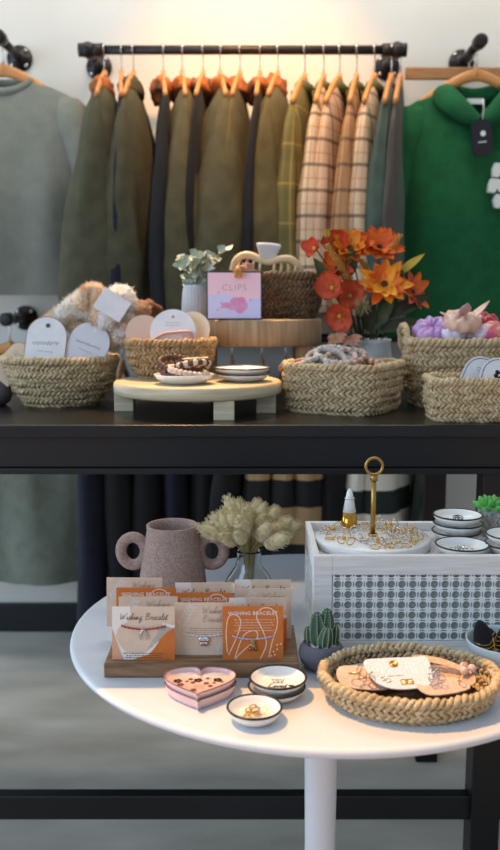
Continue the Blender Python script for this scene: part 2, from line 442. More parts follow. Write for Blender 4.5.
def top_garment(name, label, cat, loc, rz, mat, hem=-.78, t=1.0, w=1.0, collar='crew', cmat=None, sl=.56, sleeves=(1, 1), seed=0, fold=.014, dip=.035, group=None, flare=1.0, cuff=None):
    o = thing(name, label, cat, loc, rz, group)
    pr = [(z if i < 5 else z * hem / -.78, ww * w, tt * t * (1 + (flare - 1) * i / 6)) for i, (z, ww, tt) in enumerate(SWEAT)]
    build('body', G().add(body_g(pr, 0, seed=seed, fold=fold, dip=dip)), mat, o)
    for k, s in enumerate((-1, 1)):
        if sleeves[k]:
            sv = build('sleeve', G().add(sleeve_g(s, (.215 * w, -.180), sl, ty=(.060 if flare > 1 else .05) * t, r0=.065 * w, seed=seed + s, tap=(.42, .55 + .55 * flare) if flare > 1 else (1, .75), out=.05 if flare > 1 else .07)), mat, o)
    if collar == 'crew': build('neckband', ring_collar(.080 * w, .026 * t, -.118, .008, dip), cmat or mat, o)
    elif collar == 'shirt':
        g = G().add(ring_collar(.07, .032 * t, -.12, .012, .03))
        g.add(prism([(.0, -.02), (.07, .02), (.075, .045), (.02, .05)], -.046 * t, -.036 * t, 'y'), xf=Matrix.Translation((0, 0, -.178)))
        g.add(prism([(.0, -.02), (-.07, .02), (-.075, .045), (-.02, .05)], -.046 * t, -.036 * t, 'y'), xf=Matrix.Translation((0, 0, -.178)))
        build('collar', g, cmat or mat, o)
    elif collar == 'fluffy':
        v, f = lumpy((.015, -.005, -.125), (.085, .036, .042), .35, 2.5, seed=seed + 3)
        build('collar', (v, f), cmat, o)
    return o
def knit(name, a, b): return M(name, a, b, rough=.95, vs=25, bmp=.5, bs=260, bd=.003, sheen=.02)
mk_sage = knit('sage_knit', '#7a7c72', '#72746a')
mk_ol = [knit('olive_twill_%d' % i, a, b) for i, (a, b) in enumerate((('#4a4733', '#403e2c'), ('#544d30', '#494328'), ('#4d4a32', '#43402b'), ('#5a5236', '#4e472d')))]
mk_navy = knit('navy_cotton', '#14182a', '#10131f')
mk_black = knit('black_cotton', '#141416', '#0f0f11')
mk_rust = knit('rust_fleece', '#a8622f', '#7a431f')
mk_peach = knit('rust_paisley', '#b5632c', '#3a2a22')
mk_teal = knit('spruce_knit', '#47584f', '#3e4e46')
mk_taupe = knit('taupe_knit', '#504a42', '#524c44')
mk_green = knit('green_fleece', '#0c5a30', '#094e28')
mp_ol = MS('olive_plaid', '#665d30', [(0, 9, .1, .3, '#55562f', .6), (1, 9, .2, .3, '#4d4f2c', .55), (0, 9, .75, .06, '#a8924a', .45), (1, 9, .8, .06, '#a8924a', .4)])
def cream_plaid(nm, base, dark): return MS(nm, base, [(0, 14, .1, .15, dark, .7), (1, 14, .2, .14, dark, .7), (0, 14, .6, .07, '#a8784f', .5), (1, 14, .7, .07, '#a8784f', .5)])
mp_cr = cream_plaid('cream_plaid', '#cbb496', '#3c3029'); mp_tan = cream_plaid('tan_plaid', '#a57f58', '#4a3a2c'); mp_pk = cream_plaid('blush_plaid', '#ccaf95', '#4c3a34')

# left face-out sweater
top_garment('sweater', 'pale sage crew neck sweater hanging face on at far left', 'sweater', (FL.x, 2.745, FL.z), 0, mk_sage, hem=-.755, w=1.06, sl=.66, seed=1, fold=.032)
# green hoodie
hang((FR.x, 2.745, FR.z + .002), 0, 'pale wooden hanger inside the green hoodie')
hood = top_garment('hoodie', 'bright green hooded sweatshirt with white print and black tag', 'hoodie', (FR.x, 2.745, FR.z - .012), 0, mk_green, hem=-.86, w=1.05, t=1.1, collar='none', seed=5, sl=.66, fold=.02, dip=.075)
g = G()
for s in (-1, 1):
    pts = smoothp([(s * .062, .03, -.11), (s * .10, -.005, -.12), (s * .092, -.04, -.155), (s * .05, -.06, -.195), (s * .008, -.06, -.222)], 5)
    g.add(tube(pts, [.018 + .02 * math.sin(PI * i / (len(pts) - 1)) for i in range(len(pts))], n=10, ry=.016))
g.add(tube(smoothp([(-.07, .03, -.12), (0, .04, -.13), (.07, .03, -.12)], 6), .026, n=10))
build('hood', g, mk_green, hood)
build('neck_label', prism([(-.025, -.008), (.025, -.008), (.025, .008), (-.025, .008)], .0, .002, 'y'), M('label_white', '#d8dcd6', rough=.8), hood, False, loc=(0, .004, -.150))
g = G(); rr = random.Random(4)
for k, (zz, xs) in enumerate(((-.30, (.03, .075, .12)), (-.345, (.02, .065, .11)), (-.39, (.035, .08)))):
    for x in xs:
        x += .03; z0_ = zz; zz_ = zz - .065
        g.add(prism([(x - .02 + rr.uniform(-.004, .004), zz_ - .018), (x - .004, zz_ - .021), (x + .002, zz_ - .008), (x + .012, zz_ - .02), (x + .021, zz_ - .016), (x + .012, zz_ + .002), (x + .02, zz_ + .018), (x - .015, zz_ + .021), (x - .022, zz_ + .004)], -.0865, -.0645, 'y'))
build('print', g, M('print_white', '#d9dcd2', rough=.9), hood, False)
tg = thing('swing_tag', 'black rounded swing tag hanging at the neck of the hoodie', 'tag', (FR.x + .002, 2.662, FR.z - .285))
pts = [(.024 * (1 if a < 4 else -1) , 0) for a in range(0)]
rrect = lambda w, h, r, k=5: [(sx * (w - r) + r * math.cos(a), sz * (h - r) + r * math.sin(a)) for sx, sz, a0 in ((1, 1, 0), (-1, 1, PI / 2), (-1, -1, PI), (1, -1, 1.5 * PI)) for a in np.linspace(a0, a0 + PI / 2, k)]
build('tag_card', prism(rrect(.03, .052, .02), -.003, .003, 'y'), M('tag_black', '#131416', rough=.5), tg, False, rot=(0, -.12, 0))
build('printed_mark', G().add(disc2(.004, .012, .008, -.0036)).add(ribbon([(-.012, -.012), (.012, -.012)], .003, -.0036)), M('label_white', '#d8dcd6'), tg, False, rot=(0, -.12, 0), label='pale printed mark')
build('string', tube([(0, 0, .05), (.002, -.002, .085), (0, 0, .11)], .0018, n=6), M('label_white', '#d8dcd6'), tg)
mbar = M('bar_wood', '#a8794c', '#99693d', rough=.5, vs=14, stretch=(2, 20, 20))
fb = thing('bar_hanger', 'flat wooden bar hanger on the hook behind the green hoodie', 'hanger', (FR.x + .005, 2.86, FR.z))
build('wooden_bar', box(-.20, .2, -.006, .006, -.074, -.036), mbar, fb, smooth=False, bevel=.004)
build('hook', G().add(tube([(0, 0, -.05), (0, 0, -.03)] + [(.0175 * math.sin(a), 0, -.0175 * math.cos(a)) for a in np.linspace(0, PI * 1.35, 14)], .0022, n=6)), mhk, fb)

# garments on the upper rail: hook pixel, turn, ...
def up(px): return (P(px, 50, RAIL_Y).x, RAIL_Y, zr + .001)
def ang(a): return -PI / 2 + math.radians(a)
rows_up = [
 (104, 4, 'jacket', 'olive jacket with rust fleece collar, first garment on the upper rail', mk_ol[0], 'fluffy', mk_rust, 1.15, 1.6, -.80),
 (121, 2, 'shirt', 'narrow navy shirt between the first two olive jackets', mk_navy, 'none', None, .40, 1.2, -.76),
 (133, 4, 'jacket', 'narrow olive jacket, second olive one from the left', mk_ol[0], 'fluffy', knit('olive_dark', '#443f2c', '#3a3526'), .85, 1.6, -.80),
 (163, 4, 'shirt', 'dark shirt with rust paisley collar left of the third olive jacket', mk_black, 'fluffy', mk_peach, .45, 1.3, -.76),
 (182, 3, 'jacket', 'olive jacket, third olive one from the left above the ribbed vase', mk_ol[2], 'fluffy', mk_rust, .95, 1.7, -.82),
 (203, 0, 'shirt', 'dark shirt with patterned rust hood left of the widest olive jacket', mk_black, 'fluffy', mk_peach, .40, 1.3, -.76),
 (220, 0, 'jacket', 'wide olive jacket in the middle of the upper rail', mk_ol[2], 'fluffy', mk_rust, 1.15, 1.8, -.82),
 (240, -4, 'jacket', 'slim ochre olive jacket right of the wide middle one', mk_ol[3], 'fluffy', mk_rust, .55, 1.4, -.80),
 (260, -6, 'shirt', 'black shirt with rust collar left of the last olive jacket', mk_black, 'fluffy', mk_peach, .40, 1.2, -.74),
 (278, -6, 'jacket', 'warm olive jacket, last olive one before the plaid shirts', mk_ol[1], 'fluffy', mk_rust, 1.0, 1.6, -.80),
 (305, -14, 'shirt', 'olive and mustard plaid shirt beside the last olive jacket', mp_ol, 'shirt', None, .62, 1.25, -.74),
 (324, -14, 'shirt', 'cream plaid shirt, first of the pale plaids from the left', mp_cr, 'shirt', mp_ol, .55, 1.2, -.78),
 (340, -14, 'shirt', 'blush plaid shirt, second of the pale plaids', mp_pk, 'shirt', mp_ol, .50, 1.15, -.78),
 (357, -14, 'shirt', 'tan plaid shirt, third of the pale plaids', mp_tan, 'shirt', mp_ol, .50, 1.15, -.78),
 (375, -14, 'shirt', 'cream plaid shirt next to the spruce green sweater', mp_cr, 'shirt', mp_ol, .62, 1.25, -.80),
 (392, -14, 'sweater', 'spruce green sweater, last but one on the upper rail', mk_teal, 'crew', None, .62, 1.3, -.84),
 (401, -13, 'sweater', 'taupe sweater at the right end of the upper rail', mk_taupe, 'none', None, .35, 1.1, -.82),
]
SHORT = ['first olive jacket on the upper rail', 'narrow navy shirt on the upper rail', 'second olive jacket on the upper rail', 'dark shirt left of the third olive jacket', 'third olive jacket on the upper rail',
         'dark shirt left of the widest olive jacket', 'widest olive jacket', 'slim ochre olive jacket', 'black shirt left of the last olive jacket', 'last olive jacket before the plaids', 'olive and mustard plaid shirt',
         'first pale plaid shirt from the left', 'blush plaid shirt', 'tan plaid shirt', 'cream plaid shirt next to the spruce sweater', 'spruce green sweater', 'taupe sweater at the rail end']
for i, (px, a, nm, lb, mt, cl, cm, t, fl, hem) in enumerate(rows_up):
    L = up(px)
    a += (-3, 5, -6, 3, 4, -4, 7, -3, 2, -5, 0, 3, -3, 2, -2, 0, 0)[i]
    hang(L, ang(a), 'wooden hanger under the ' + SHORT[i]).scale = (.88 if i < 10 else 1,) * 3
    top_garment(nm, lb, nm, L, ang(a), mt, hem=hem, t=t * (.72 if nm == 'jacket' else 1), w=.82, collar=cl, cmat=cm, sl=.60, seed=20 + i, flare=fl * (1.55 if nm == 'jacket' else 1.1), fold=.018, sleeves=(0, 1), dip=.03)

# lower garments
mk_sagedk = knit('sage_green_knit', '#71776a', '#666c60')
hang((FLL.x, 2.745, FLL.z + .002), 0, 'wooden hanger on the low hook behind the left basket')
top_garment('sweater', 'dull sage sweater on the low hook, seen under the console', 'sweater', (FLL.x, 2.745, FLL.z), 0, mk_sagedk, hem=-.84, w=1.0, sl=.62, seed=44, fold=.03)
def dn(px): return (P(px, 338, RAIL_Y).x, RAIL_Y, zl + .001)
ms_tan = MS('tan_black_stripe', '#a58a62', [(1, 5.2, .55, .42, '#101114', 1)])
ms_wht = MS('white_green_stripe', '#d7d4c8', [(1, 4.6, .35, .32, '#12231e', 1)])
rows_dn = [
 (94, 'trousers', 'navy trousers, first dark pair on the lower rail', mk_navy, .78, 1.3, -.90, 0),
 (122, 'trousers', 'black trousers directly above the pale bracelet card', mk_black, .70, 1.4, -.90, 0),
 (150, 'trousers', 'black trousers hanging behind the pink jug', mk_black, .70, 1.4, -.90, 0),
 (178, 'trousers', 'navy trousers behind the right handle of the pink jug', mk_navy, .70, 1.4, -.90, 0),
 (206, 'trousers', 'black trousers left of the dried grasses', mk_black, .70, 1.4, -.90, 0),
 (232, 'sweater', 'black sweater behind the dried grasses', mk_black, .75, 1.3, -.80, 0),
 (262, 'sweater', 'tan and black striped sweater behind the dried grasses', ms_tan, .75, 1.3, -.80, 0),
 (286, 'sweater', 'tan and black striped sweater right of the dried grasses', ms_tan, .72, 1.3, -.80, 0),
 (314, 'sweater', 'tan and black striped sweater left of the ring cone', ms_tan, .85, 1.3, -.80, -4),
 (342, 'sweater', 'black sweater behind the ring cone', mk_black, .66, 1.3, -.80, -6),
 (362, 'sweater', 'white and dark green striped sweater behind the brass ring handle', ms_wht, .55, 1.3, -.80, -6),
 (386, 'sweater', 'white and dark green striped sweater right of the brass ring handle', ms_wht, 1.0, 1.5, -.80, -8),
 (428, 'sweater', 'dark green sweater at the right end of the lower rail', knit('forest_knit', '#12261f', '#0f201a'), .45, 1.2, -.80, -8),
]
for i, (px, nm, lb, mt, t, fl, hem, a) in enumerate(rows_dn):
    L = dn(px)
    hang(L, ang(a), 'low rail hanger of the ' + lb.split(',')[0].replace(' and dark', '').replace(' and black', ''))
    if nm == 'trousers':
        o = thing('trousers', lb, 'trousers', L, ang(a))
        for s in (-1, 1):
            pr = [(-.14, .09, .022 * t), (-.18, .10, .05 * t), (-.5, .105, .065 * t), (hem, .11, .062 * t)]
            build('trouser_leg', G().add(body_g(pr, 0, n=30, rows=24, seed=60 + i + s, fold=.012)), mt, o, loc=(s * .082, 0, 0))
        build('waistband', G().add(box(-.17, .17, -.024 * t, .024 * t, -.165, -.138)), mt, o, smooth=False, bevel=.008)
    else:
        top_garment(nm, lb, nm, L, ang(a), mt, hem=hem, t=t, w=.82, collar='crew', sl=.58, seed=70 + i, flare=fl, fold=.016, sleeves=(0, 1), dip=.03)
# ================================================================= BASKETS
def straw(nm, a, b, c):
    m, nt, bs = base_mat(nm); MATS[nm] = m; bs.inputs['Roughness'].default_value = .75
    co = coords(nt)
    n1 = nd(nt, 'ShaderNodeTexNoise', Scale=70.0, Detail=2.0); nt.links.new(co, n1.inputs['Vector'])
    n2 = nd(nt, 'ShaderNodeTexNoise', Scale=420.0, Detail=2.0); nt.links.new(co, n2.inputs['Vector'])
    r = nt.nodes.new('ShaderNodeMapRange'); r.inputs[1].default_value = .3; r.inputs[2].default_value = .7; nt.links.new(n1.outputs['Fac'], r.inputs[0])
    r2 = nt.nodes.new('ShaderNodeMapRange'); r2.inputs[1].default_value = .45; r2.inputs[2].default_value = .75; nt.links.new(n2.outputs['Fac'], r2.inputs[0])
    nt.links.new(mixc(nt, r2.outputs[0], mixc(nt, r.outputs[0], rgba(a), rgba(b)), rgba(c)), bs.inputs['Base Color'])
    bump(nt, bs, n2.outputs['Fac'], .5, .0015); return m
m_straw = straw('seagrass', '#dcc79f', '#bb9f74', '#93744c')
m_straw2 = straw('seagrass_dark', '#8a6d4c', '#6b5238', '#4d3a28')
m_straw3 = straw('seagrass_warm', '#c8a878', '#a27f54', '#7a5a38')
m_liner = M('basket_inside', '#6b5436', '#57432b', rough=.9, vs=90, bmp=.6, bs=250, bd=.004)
def outline(n, a, b, ex):
    out = []
    for i in range(n):
        t = 2 * PI * i / n; c, s = math.cos(t), math.sin(t)
        out.append((a * math.copysign(abs(c) ** (2 / ex), c), b * math.copysign(abs(s) ** (2 / ex), s)))
    p = np.array(out); q = np.vstack([p, p[:1]]); d = np.r_[0, np.cumsum(np.linalg.norm(np.diff(q, axis=0), axis=1))]
    s = np.linspace(0, d[-1], n, endpoint=False)
    return np.stack([np.interp(s, d, q[:, 0]), np.interp(s, d, q[:, 1])], 1), d[-1]
def coil(a, b, ex, z, r, pitch, seed, amp=1.0, sides=6, strands=2, jit=.25, hand=1):
    base, L = outline(600, a, b, ex); k = max(8, round(L / pitch)); N = k * 7
    s = np.arange(N) / N; idx = s * 600
    x = np.interp(idx, np.arange(601), np.r_[base[:, 0], base[0, 0]]); y = np.interp(idx, np.arange(601), np.r_[base[:, 1], base[0, 1]])
    p = np.stack([x, y], 1); t = np.roll(p, -1, 0) - np.roll(p, 1, 0); t /= np.linalg.norm(t, axis=1)[:, None]; nn = np.stack([t[:, 1], -t[:, 0]], 1)
    rr = np.random.RandomState(seed); out = []
    ph0 = rr.rand() * 6.28; wob = np.interp(s * k, np.arange(k + 1), np.r_[(w_ := rr.normal(0, jit, k)), w_[0]])
    for j in range(strands):
        th = hand * 2 * PI * k * s + ph0 + 2 * PI * j / strands
        o = np.cos(th) * r * .75 * amp + wob * r; h = np.sin(th) * r * .85 + np.roll(wob, 5) * r * .5
        rad = r * .72 * (1 + .25 * np.sin(th * .5 + j))
        path = np.stack([p[:, 0] + nn[:, 0] * o, p[:, 1] + nn[:, 1] * o, z + h], 1)
        out.append(tube(path, rad, n=sides, closed=True, ref=(0, 0, 1)))
    return out
def basket(name, label, loc, a, b, h, ex=2.0, bot=.75, bulge=.04, mat=None, rows=9, rot=0, pitch=.022, seed=0, group=None, handles=False, rimr=1.25):
    mat = mat or m_straw
    o = thing(name, label, 'basket', loc, rot, group)
    r = h / (rows * 2 + 1) * 1.12; g = G()
    for i in range(rows):
        q = i / (rows - 1); k = bot + (1 - bot) * q ** .8 + bulge * math.sin(PI * q)
        for t in coil(a * k - r, b * k - r, ex, r + (h - 2.4 * r) * q, r, pitch, seed * 50 + i, hand=1 if i % 2 else -1, jit=.34): g.add(t)
    base, L = outline(60, 1, 1, ex)
    build('weave', g, mat, o)
    g = G()
    for t in coil(a - r * .6, b - r * .6, ex, h - r * .9, r * rimr, pitch * 1.0, seed * 50 + 40, strands=2, jit=.22): g.add(t)
    build('rim', g, mat, o)
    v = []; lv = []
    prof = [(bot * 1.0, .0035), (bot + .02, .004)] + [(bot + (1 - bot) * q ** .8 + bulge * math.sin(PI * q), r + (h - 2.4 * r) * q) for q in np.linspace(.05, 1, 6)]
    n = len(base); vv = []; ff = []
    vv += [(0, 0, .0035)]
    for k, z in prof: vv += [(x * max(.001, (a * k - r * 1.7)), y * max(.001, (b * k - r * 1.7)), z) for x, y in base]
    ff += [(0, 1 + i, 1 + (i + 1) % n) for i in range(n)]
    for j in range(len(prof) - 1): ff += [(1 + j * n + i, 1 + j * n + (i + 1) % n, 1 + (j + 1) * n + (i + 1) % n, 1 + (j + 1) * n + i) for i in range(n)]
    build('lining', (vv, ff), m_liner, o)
    if handles:
        for s in (-1, 1):
            path = smoothp([(s * a * .98, -.035, h * .80), (s * a * 1.03, -.03, h + .012), (s * a * 1.03, 0, h + .026), (s * a * 1.03, .03, h + .012), (s * a * .98, .035, h * .80)], 6)
            P_ = np.array(path); g = G()
            for j in range(2):
                th = np.arange(len(P_)) * .9 + j * PI
                g.add(tube(P_ + np.stack([np.cos(th) * .004, np.zeros(len(P_)), np.sin(th) * .004], 1), .0052, n=6))
            build('handle', g, mat, o)
    return o
def script_card(w, h): pass
# ---- left basket
c = at(54, 408, B)
LB = basket('woven_basket', 'round seagrass basket at far left of the console holding arched white cards', (c.x, c.y + .078, B), .118, .108, .098, bot=.66, bulge=.06, rows=11, pitch=.019, seed=1, mat=m_straw)
lbx, lby = c.x, c.y + .078
# ---- basket on the low riser
RX, RY = P(198, 383, 1.69).x, 1.69
RZ = B + .060
m_rw = M('riser_wood', '#d6c8aa', '#b8a684', rough=.7, vs=7, stretch=(1, 1, 14), bmp=.25, bs=60)
m_rt = M('riser_top_wood', '#cdb08a', '#b3946c', rough=.55, vs=10, stretch=(2, 12, 1), bmp=.05, bs=40)
ris = thing('wooden_riser', 'low round pale wooden riser on block feet at the centre of the console', 'riser', (RX, RY, B))
g = G(); n = 64
for_r = [(0, .035), (.158, .035), (.1625, .038), (.1635, .047), (.1625, .057), (.159, .0597), (.15, .06), (0, .06)]
v, f = lathe(for_r, n)
v = [(x * (1 + .006 * noise.noise(Vector((x * 40, y * 40, z * 90)))), y * (1 + .006 * noise.noise(Vector((x * 40, y * 40, z * 90)))), z) for x, y, z in v]
build('disc', (v, f), m_rw, ris)
for a, rr_ in ((-67, .140), (180, .143), (-12, .135), (90, .13)):
    x, y = rr_ * math.cos(math.radians(a)), rr_ * math.sin(math.radians(a))
    build('foot', box(-.0185, .0185, -.017, .017, 0, .0355), m_rw, ris, smooth=False, bevel=.0015, loc=(x, y, 0))
UX, UY = P(255, 320, 1.95).x, 1.95
UZ = P(255, 320, UY - .148).z; ut = .056
up_r = thing('wooden_riser', 'taller round wooden riser behind the low one, carrying the clips sign', 'riser', (UX, UY, B))
hh = UZ - B
m_uw = M('upper_riser_wood', '#b99a76', '#9b7c5a', rough=.6, vs=9, stretch=(14, 14, .8), bmp=.1, bs=50)
build('disc', lathe([(0, hh - ut), (.144, hh - ut), (.1475, hh - ut + .003), (.148, hh - ut * .5), (.1475, hh - .003), (.145, hh - .0004), (.138, hh), (0, hh)], n), m_uw, up_r)
for a in (35, 145, 215, 325):
    build('foot', box(-.015, .015, -.015, .015, 0, hh - ut + .0005), m_uw, up_r, smooth=False, bevel=.0015, loc=(.125 * math.cos(math.radians(a)), .125 * math.sin(math.radians(a)), 0))
b2 = P(170, 365, 1.74)
basket('woven_basket', 'small round basket on the low wooden riser filled with hair clip cards', (b2.x, 1.755, RZ), .091, .082, .076, bot=.74, bulge=.05, rows=9, seed=2, mat=m_straw3, pitch=.019)
# ---- big rounded square basket
c = at(350, 417, B); B4 = (c.x, c.y + .117)
basket('woven_basket', 'rounded square seagrass basket of beaded bracelets right of the low riser', (B4[0], B4[1], B), .103, .103, .093, ex=4.2, bot=.93, bulge=.03, rows=11, seed=3, rot=math.radians(-28), mat=m_straw, pitch=.022)
# ---- back right basket with handles
basket('woven_basket', 'tall handled basket at right filled with bright scrunchies', (.435, 1.79, B), .117, .085, .135, ex=3.0, bot=.86, bulge=.05, rows=13, seed=4, mat=m_straw, handles=True, pitch=.021)
# ---- front right basket
c = at(433, 423, B)
basket('woven_basket', 'low rectangular seagrass basket at front right holding arched cards', (c.x + .107, c.y + .058, B), .107, .058, .076, ex=6, bot=.95, bulge=.02, rows=9, seed=5, mat=m_straw, pitch=.017)
B6 = (c.x + .107, c.y + .058)
# ---- dark basket on the upper riser
c5 = P(280, 300, 1.98)
basket('woven_basket', 'dark brown basket on the taller riser holding a cream claw clip', (c5.x, 1.985, UZ), .098, .085, .098, ex=3, bot=.82, bulge=.05, rows=11, seed=6, mat=m_straw2, pitch=.020)

# ================================================================= CARDS ON THE CONSOLE
m_card = M('card_white', '#eceaea', '#e4e2e3', rough=.6, vs=40)
m_cardb = M('card_beige', '#e3cdb4', rough=.6)
m_edge = M('card_brown_edge', '#9a7350', rough=.6)
m_ink = M('ink_grey', '#55504e', rough=.8); m_inkb = M('ink_black', '#141414', rough=.7)
def arch(w, h, n=16):
    r = w / 2
    return [(-r, 0), (r, 0)] + [(r * math.cos(a), h - r + r * math.sin(a)) for a in np.linspace(0, PI, n)]
def arch_card(label, loc, rot, w, h, base, ink='scribble', hole=None, edge=None, border=False, group=None, seed=1):
    o = thing('product_card', label, 'card', loc, group=group, rot=rot)
    build('card_stock', prism(arch(w, h), -.0008, .0008, 'y'), base, o, False)
    if edge: build('edging', tube([(x, 0, z) for x, z in arch(w, h)], .0011, n=6, closed=True, ref=(0, 1, 0)), edge, o, label='brown edging')
    g = G(); rr = random.Random(seed)
    if ink == 'scribble':
        pts = [(-w * .33 + w * .66 * i / 46, h * .55 + h * .026 * math.sin(i * 1.15) * rr.uniform(.2, 1.5) + .01 * h * i / 10) for i in range(47)]
        g.add(ribbon(smoothp(pts, 3), .0007, -.0012)); textlines(g, -w * .2, w * .2, [h * .44], -.0012, .0008, center=True, seed=seed)
        textlines(g, -w * .25, w * .25, [h * .2, h * .16], -.0012, .0007, center=True, seed=seed + 1)
    elif ink == 'lines':
        textlines(g, -w * .25, w * .25, [h * .72, h * .66], -.0012, .0008, center=True, seed=seed)
    elif ink == 'floral':
        for (cx, cz, s) in ((-.004, .62, .011), (-.018, .42, .008), (.006, .36, .010)):
            for k in range(5):
                a = k * 1.257 + s * 900; g.add(disc2(cx + s * .6 * math.cos(a), h * cz + s * .6 * math.sin(a), s * .42, -.0012, 8))
        for q in (((-.02, .40), (-.008, .55)), ((.004, .40), (-.002, .60)), ((-.018, .36), (.004, .34))): g.add(ribbon([(q[0][0], h * q[0][1]), (q[1][0], h * q[1][1])], .0015, -.0012))
        textlines(g, .012, w * .4, [h * .75, h * .66, h * .57], -.0012, .0008, seed=seed)
    if border: g.add(ribbon([(x * .9, z * .95 + h * .01) for x, z in arch(w, h)[1:] + [arch(w, h)[0]]], .0013, -.0012))
    if g.n: build('printing', g, m_inkb if ink == 'floral' or border else m_ink, o, False)
    if hole:
        build('punch_hole' if hole == 'dark' else 'pearl_stud', G().add(tube([(0, -.0018, h * .86), (0, .0012, h * .86)], w * .055, n=16)), m_ink if hole == 'dark' else m_card, o, False)
    return o
zc = B + .045
q = P(43, 361, 1.655)
R_ = math.radians
arch_card('upright white arched card with a dark punched hole in the left basket', (P(40, 361, 1.73).x, 1.738, B + .058), (R_(-10), R_(7), R_(2)), .080, .125, m_card, hole='dark', edge=m_edge, seed=3)
arch_card('tilted grey white arched card with a pearl stud in the left basket', (P(75, 361, 1.75).x, 1.748, B + .070), (R_(-12), R_(25), R_(-2)), .082, .108, M('card_grey', '#d6d6db', rough=.6), hole='pearl', edge=m_edge, seed=9)
arch_card('cream card curling out of the far left end of the left basket', (P(-6, 360, 1.74).x, 1.76, B + .055), (R_(-30), R_(42), R_(10)), .050, .10, M('card_cream', '#eed9c2', rough=.7), ink='lines', edge=m_edge, seed=4)
# floral cards in the front right basket
arch_card('white arched card with a thin black outline at left in the front right basket', (P(470, 385, 1.58).x, 1.566, B + .03), (R_(-24), R_(28), 0), .075, .095, m_card, ink='lines', border=True, seed=6)
arch_card('white arched card with black flowers in the front right basket', (P(495, 385, 1.55).x, 1.548, B + .028), (R_(-28), R_(20), 0), .078, .095, m_card, ink='floral', border=True, seed=7)
# clip cards in the small basket
zb = RZ + .03
def round_card(label, px, py, depth, r, mat, tilt):
    c = P(px, py, depth)
    o = thing('clip_card', label, 'card', c, rot=tilt)
    pts = [(r * math.cos(a), r * math.sin(a)) for a in np.linspace(0, 2 * PI, 40, endpoint=False)]
    build('card_stock', prism(pts, -.001, .001, 'y'), mat, o, False)
    return o
k = round_card('white round card with a rose snap clip, front of three in the small basket', 173, 332, 1.715, .045, m_card, (R_(-12), 0, 0))
g = G(); textlines(g, -.018, .018, [.018, .013], -.0014, .0009, center=True, seed=2); g.add(disc2(0, .030, .003, -.0014)); build('printing', g, M('ink_gold', '#b59a78', rough=.5), k, False)
cl = thing('snap_clip', 'rose coloured snap hair clip on the front white round card', 'hair clip', P(173, 337, 1.703), rot=(R_(-12), R_(-4), 0))
g = G(); g.add(tube(smoothp([(-.038, 0, -.004), (-.02, -.002, .006), (.0, -.003, .008), (.03, -.002, .008), (.036, 0, .004), (.036, 0, -.006), (.03, -.002, -.010), (.0, -.003, -.006), (-.02, -.002, -.005)], 4, True), .0032, n=6, closed=True, ref=(0, 1, 0)))
build('clip_frame', g, M('rose_plastic', '#c29a8f', rough=.35), cl)
build('clip_bar', box(.018, .034, -.004, 0, -.008, .006), M('rose_plastic', '#c29a8f'), cl, False, bevel=.001)
round_card('beige round card left of the front white one in the small basket', 144, 333, 1.735, .036, M('card_blush', '#e2c3ac', rough=.6), (R_(-10), 0, R_(8)))
round_card('cream round card right of the front white one in the small basket', 192, 330, 1.745, .037, M('card_butter', '#f0d9b8', rough=.6), (R_(-10), 0, R_(-14)))
round_card('white round card at the back of the small basket', 181, 334, 1.765, .040, m_card, (R_(-10), 0, 0))

# ================================================================= FLUFFY HEADBANDS in the left basket
def plush(nm, a, b): return M(nm, a, b, rough=1, vs=45, bmp=1, bs=140, bd=.008, sheen=.4, det=2)
mpl = [plush('plush_peach', '#f7e2c8', '#eabf8d'), plush('plush_cream', '#f6eee2', '#ead9c0'), plush('plush_leopard', '#f8f3ec', '#d9b796'), plush('plush_white', '#f6f2ee', '#ece4da'), plush('plush_tan', '#ecd0ab', '#c99b6e')]
def fluffy(label, pts, r, mt, seed, face=None):
    o = thing('towel_headband', label, 'headband', (0, 0, 0), group=None)
    base = np.array(smoothp(pts, 16)); c0 = base.mean(0); o.location = c0
    base = base - c0
    N = len(base); rr = np.array([r * (.55 + .45 * math.sin(PI * min(1, max(0, (i + 1.5) / (N + 2)))) ** .5) for i in range(N)])
    v, f = tube(base, rr, n=34)
    v = np.array([p + np.array(noise.noise_vector(Vector(p) * 55 + Vector((seed, 0, 0)))) * r * .16 + np.array(noise.noise_vector(Vector(p) * 230)) * r * .09 + np.array(noise.noise_vector(Vector(p) * 520)) * r * .13 for p in v])
    g = G().add((v, f)); cc_ = np.repeat(base, 34, axis=0); rr_ = np.random.RandomState(seed)
    hv = []; hf = []
    for k in range(3):
        q = v + rr_.normal(0, .0009, v.shape); d_ = q - cc_; d_ /= np.linalg.norm(d_, axis=1)[:, None] + 1e-9
        d_ = d_ + rr_.normal(0, .45, d_.shape); s_ = np.cross(d_, rr_.normal(0, 1, d_.shape)); s_ /= np.linalg.norm(s_, axis=1)[:, None] + 1e-9
        n0 = len(hv) * len(v) * 3; hv.append(np.concatenate([q - s_ * .0006, q + s_ * .0006, q + d_ * .0042])); m_ = len(v)
        hf += [(n0 + i, n0 + m_ + i, n0 + 2 * m_ + i) for i in range(m_)]
    g.add((np.concatenate(hv), hf))
    build('plush_band', g, mt, o)
    return o
D = 1.77
def L3(px, py, d): return tuple(P(px, py, d))
fluffy('peach plush headband lying lowest at the left of the heap in the left basket', [L3(46, 332, 1.82), L3(58, 318, 1.82), L3(74, 320, 1.82), L3(82, 334, 1.81)], .022, mpl[0], 1)
fluffy('cream plush headband slanting up to the left in the heap', [L3(56, 322, 1.80), L3(74, 308, 1.81), L3(92, 297, 1.82), L3(97, 300, 1.82)], .024, mpl[1], 2)
fluffy('peach plush headband curling over the top left of the heap', [L3(82, 310, 1.78), L3(88, 295, 1.79), L3(95, 292, 1.79), L3(99, 306, 1.78), L3(98, 326, 1.77)], .018, mpl[0], 3)
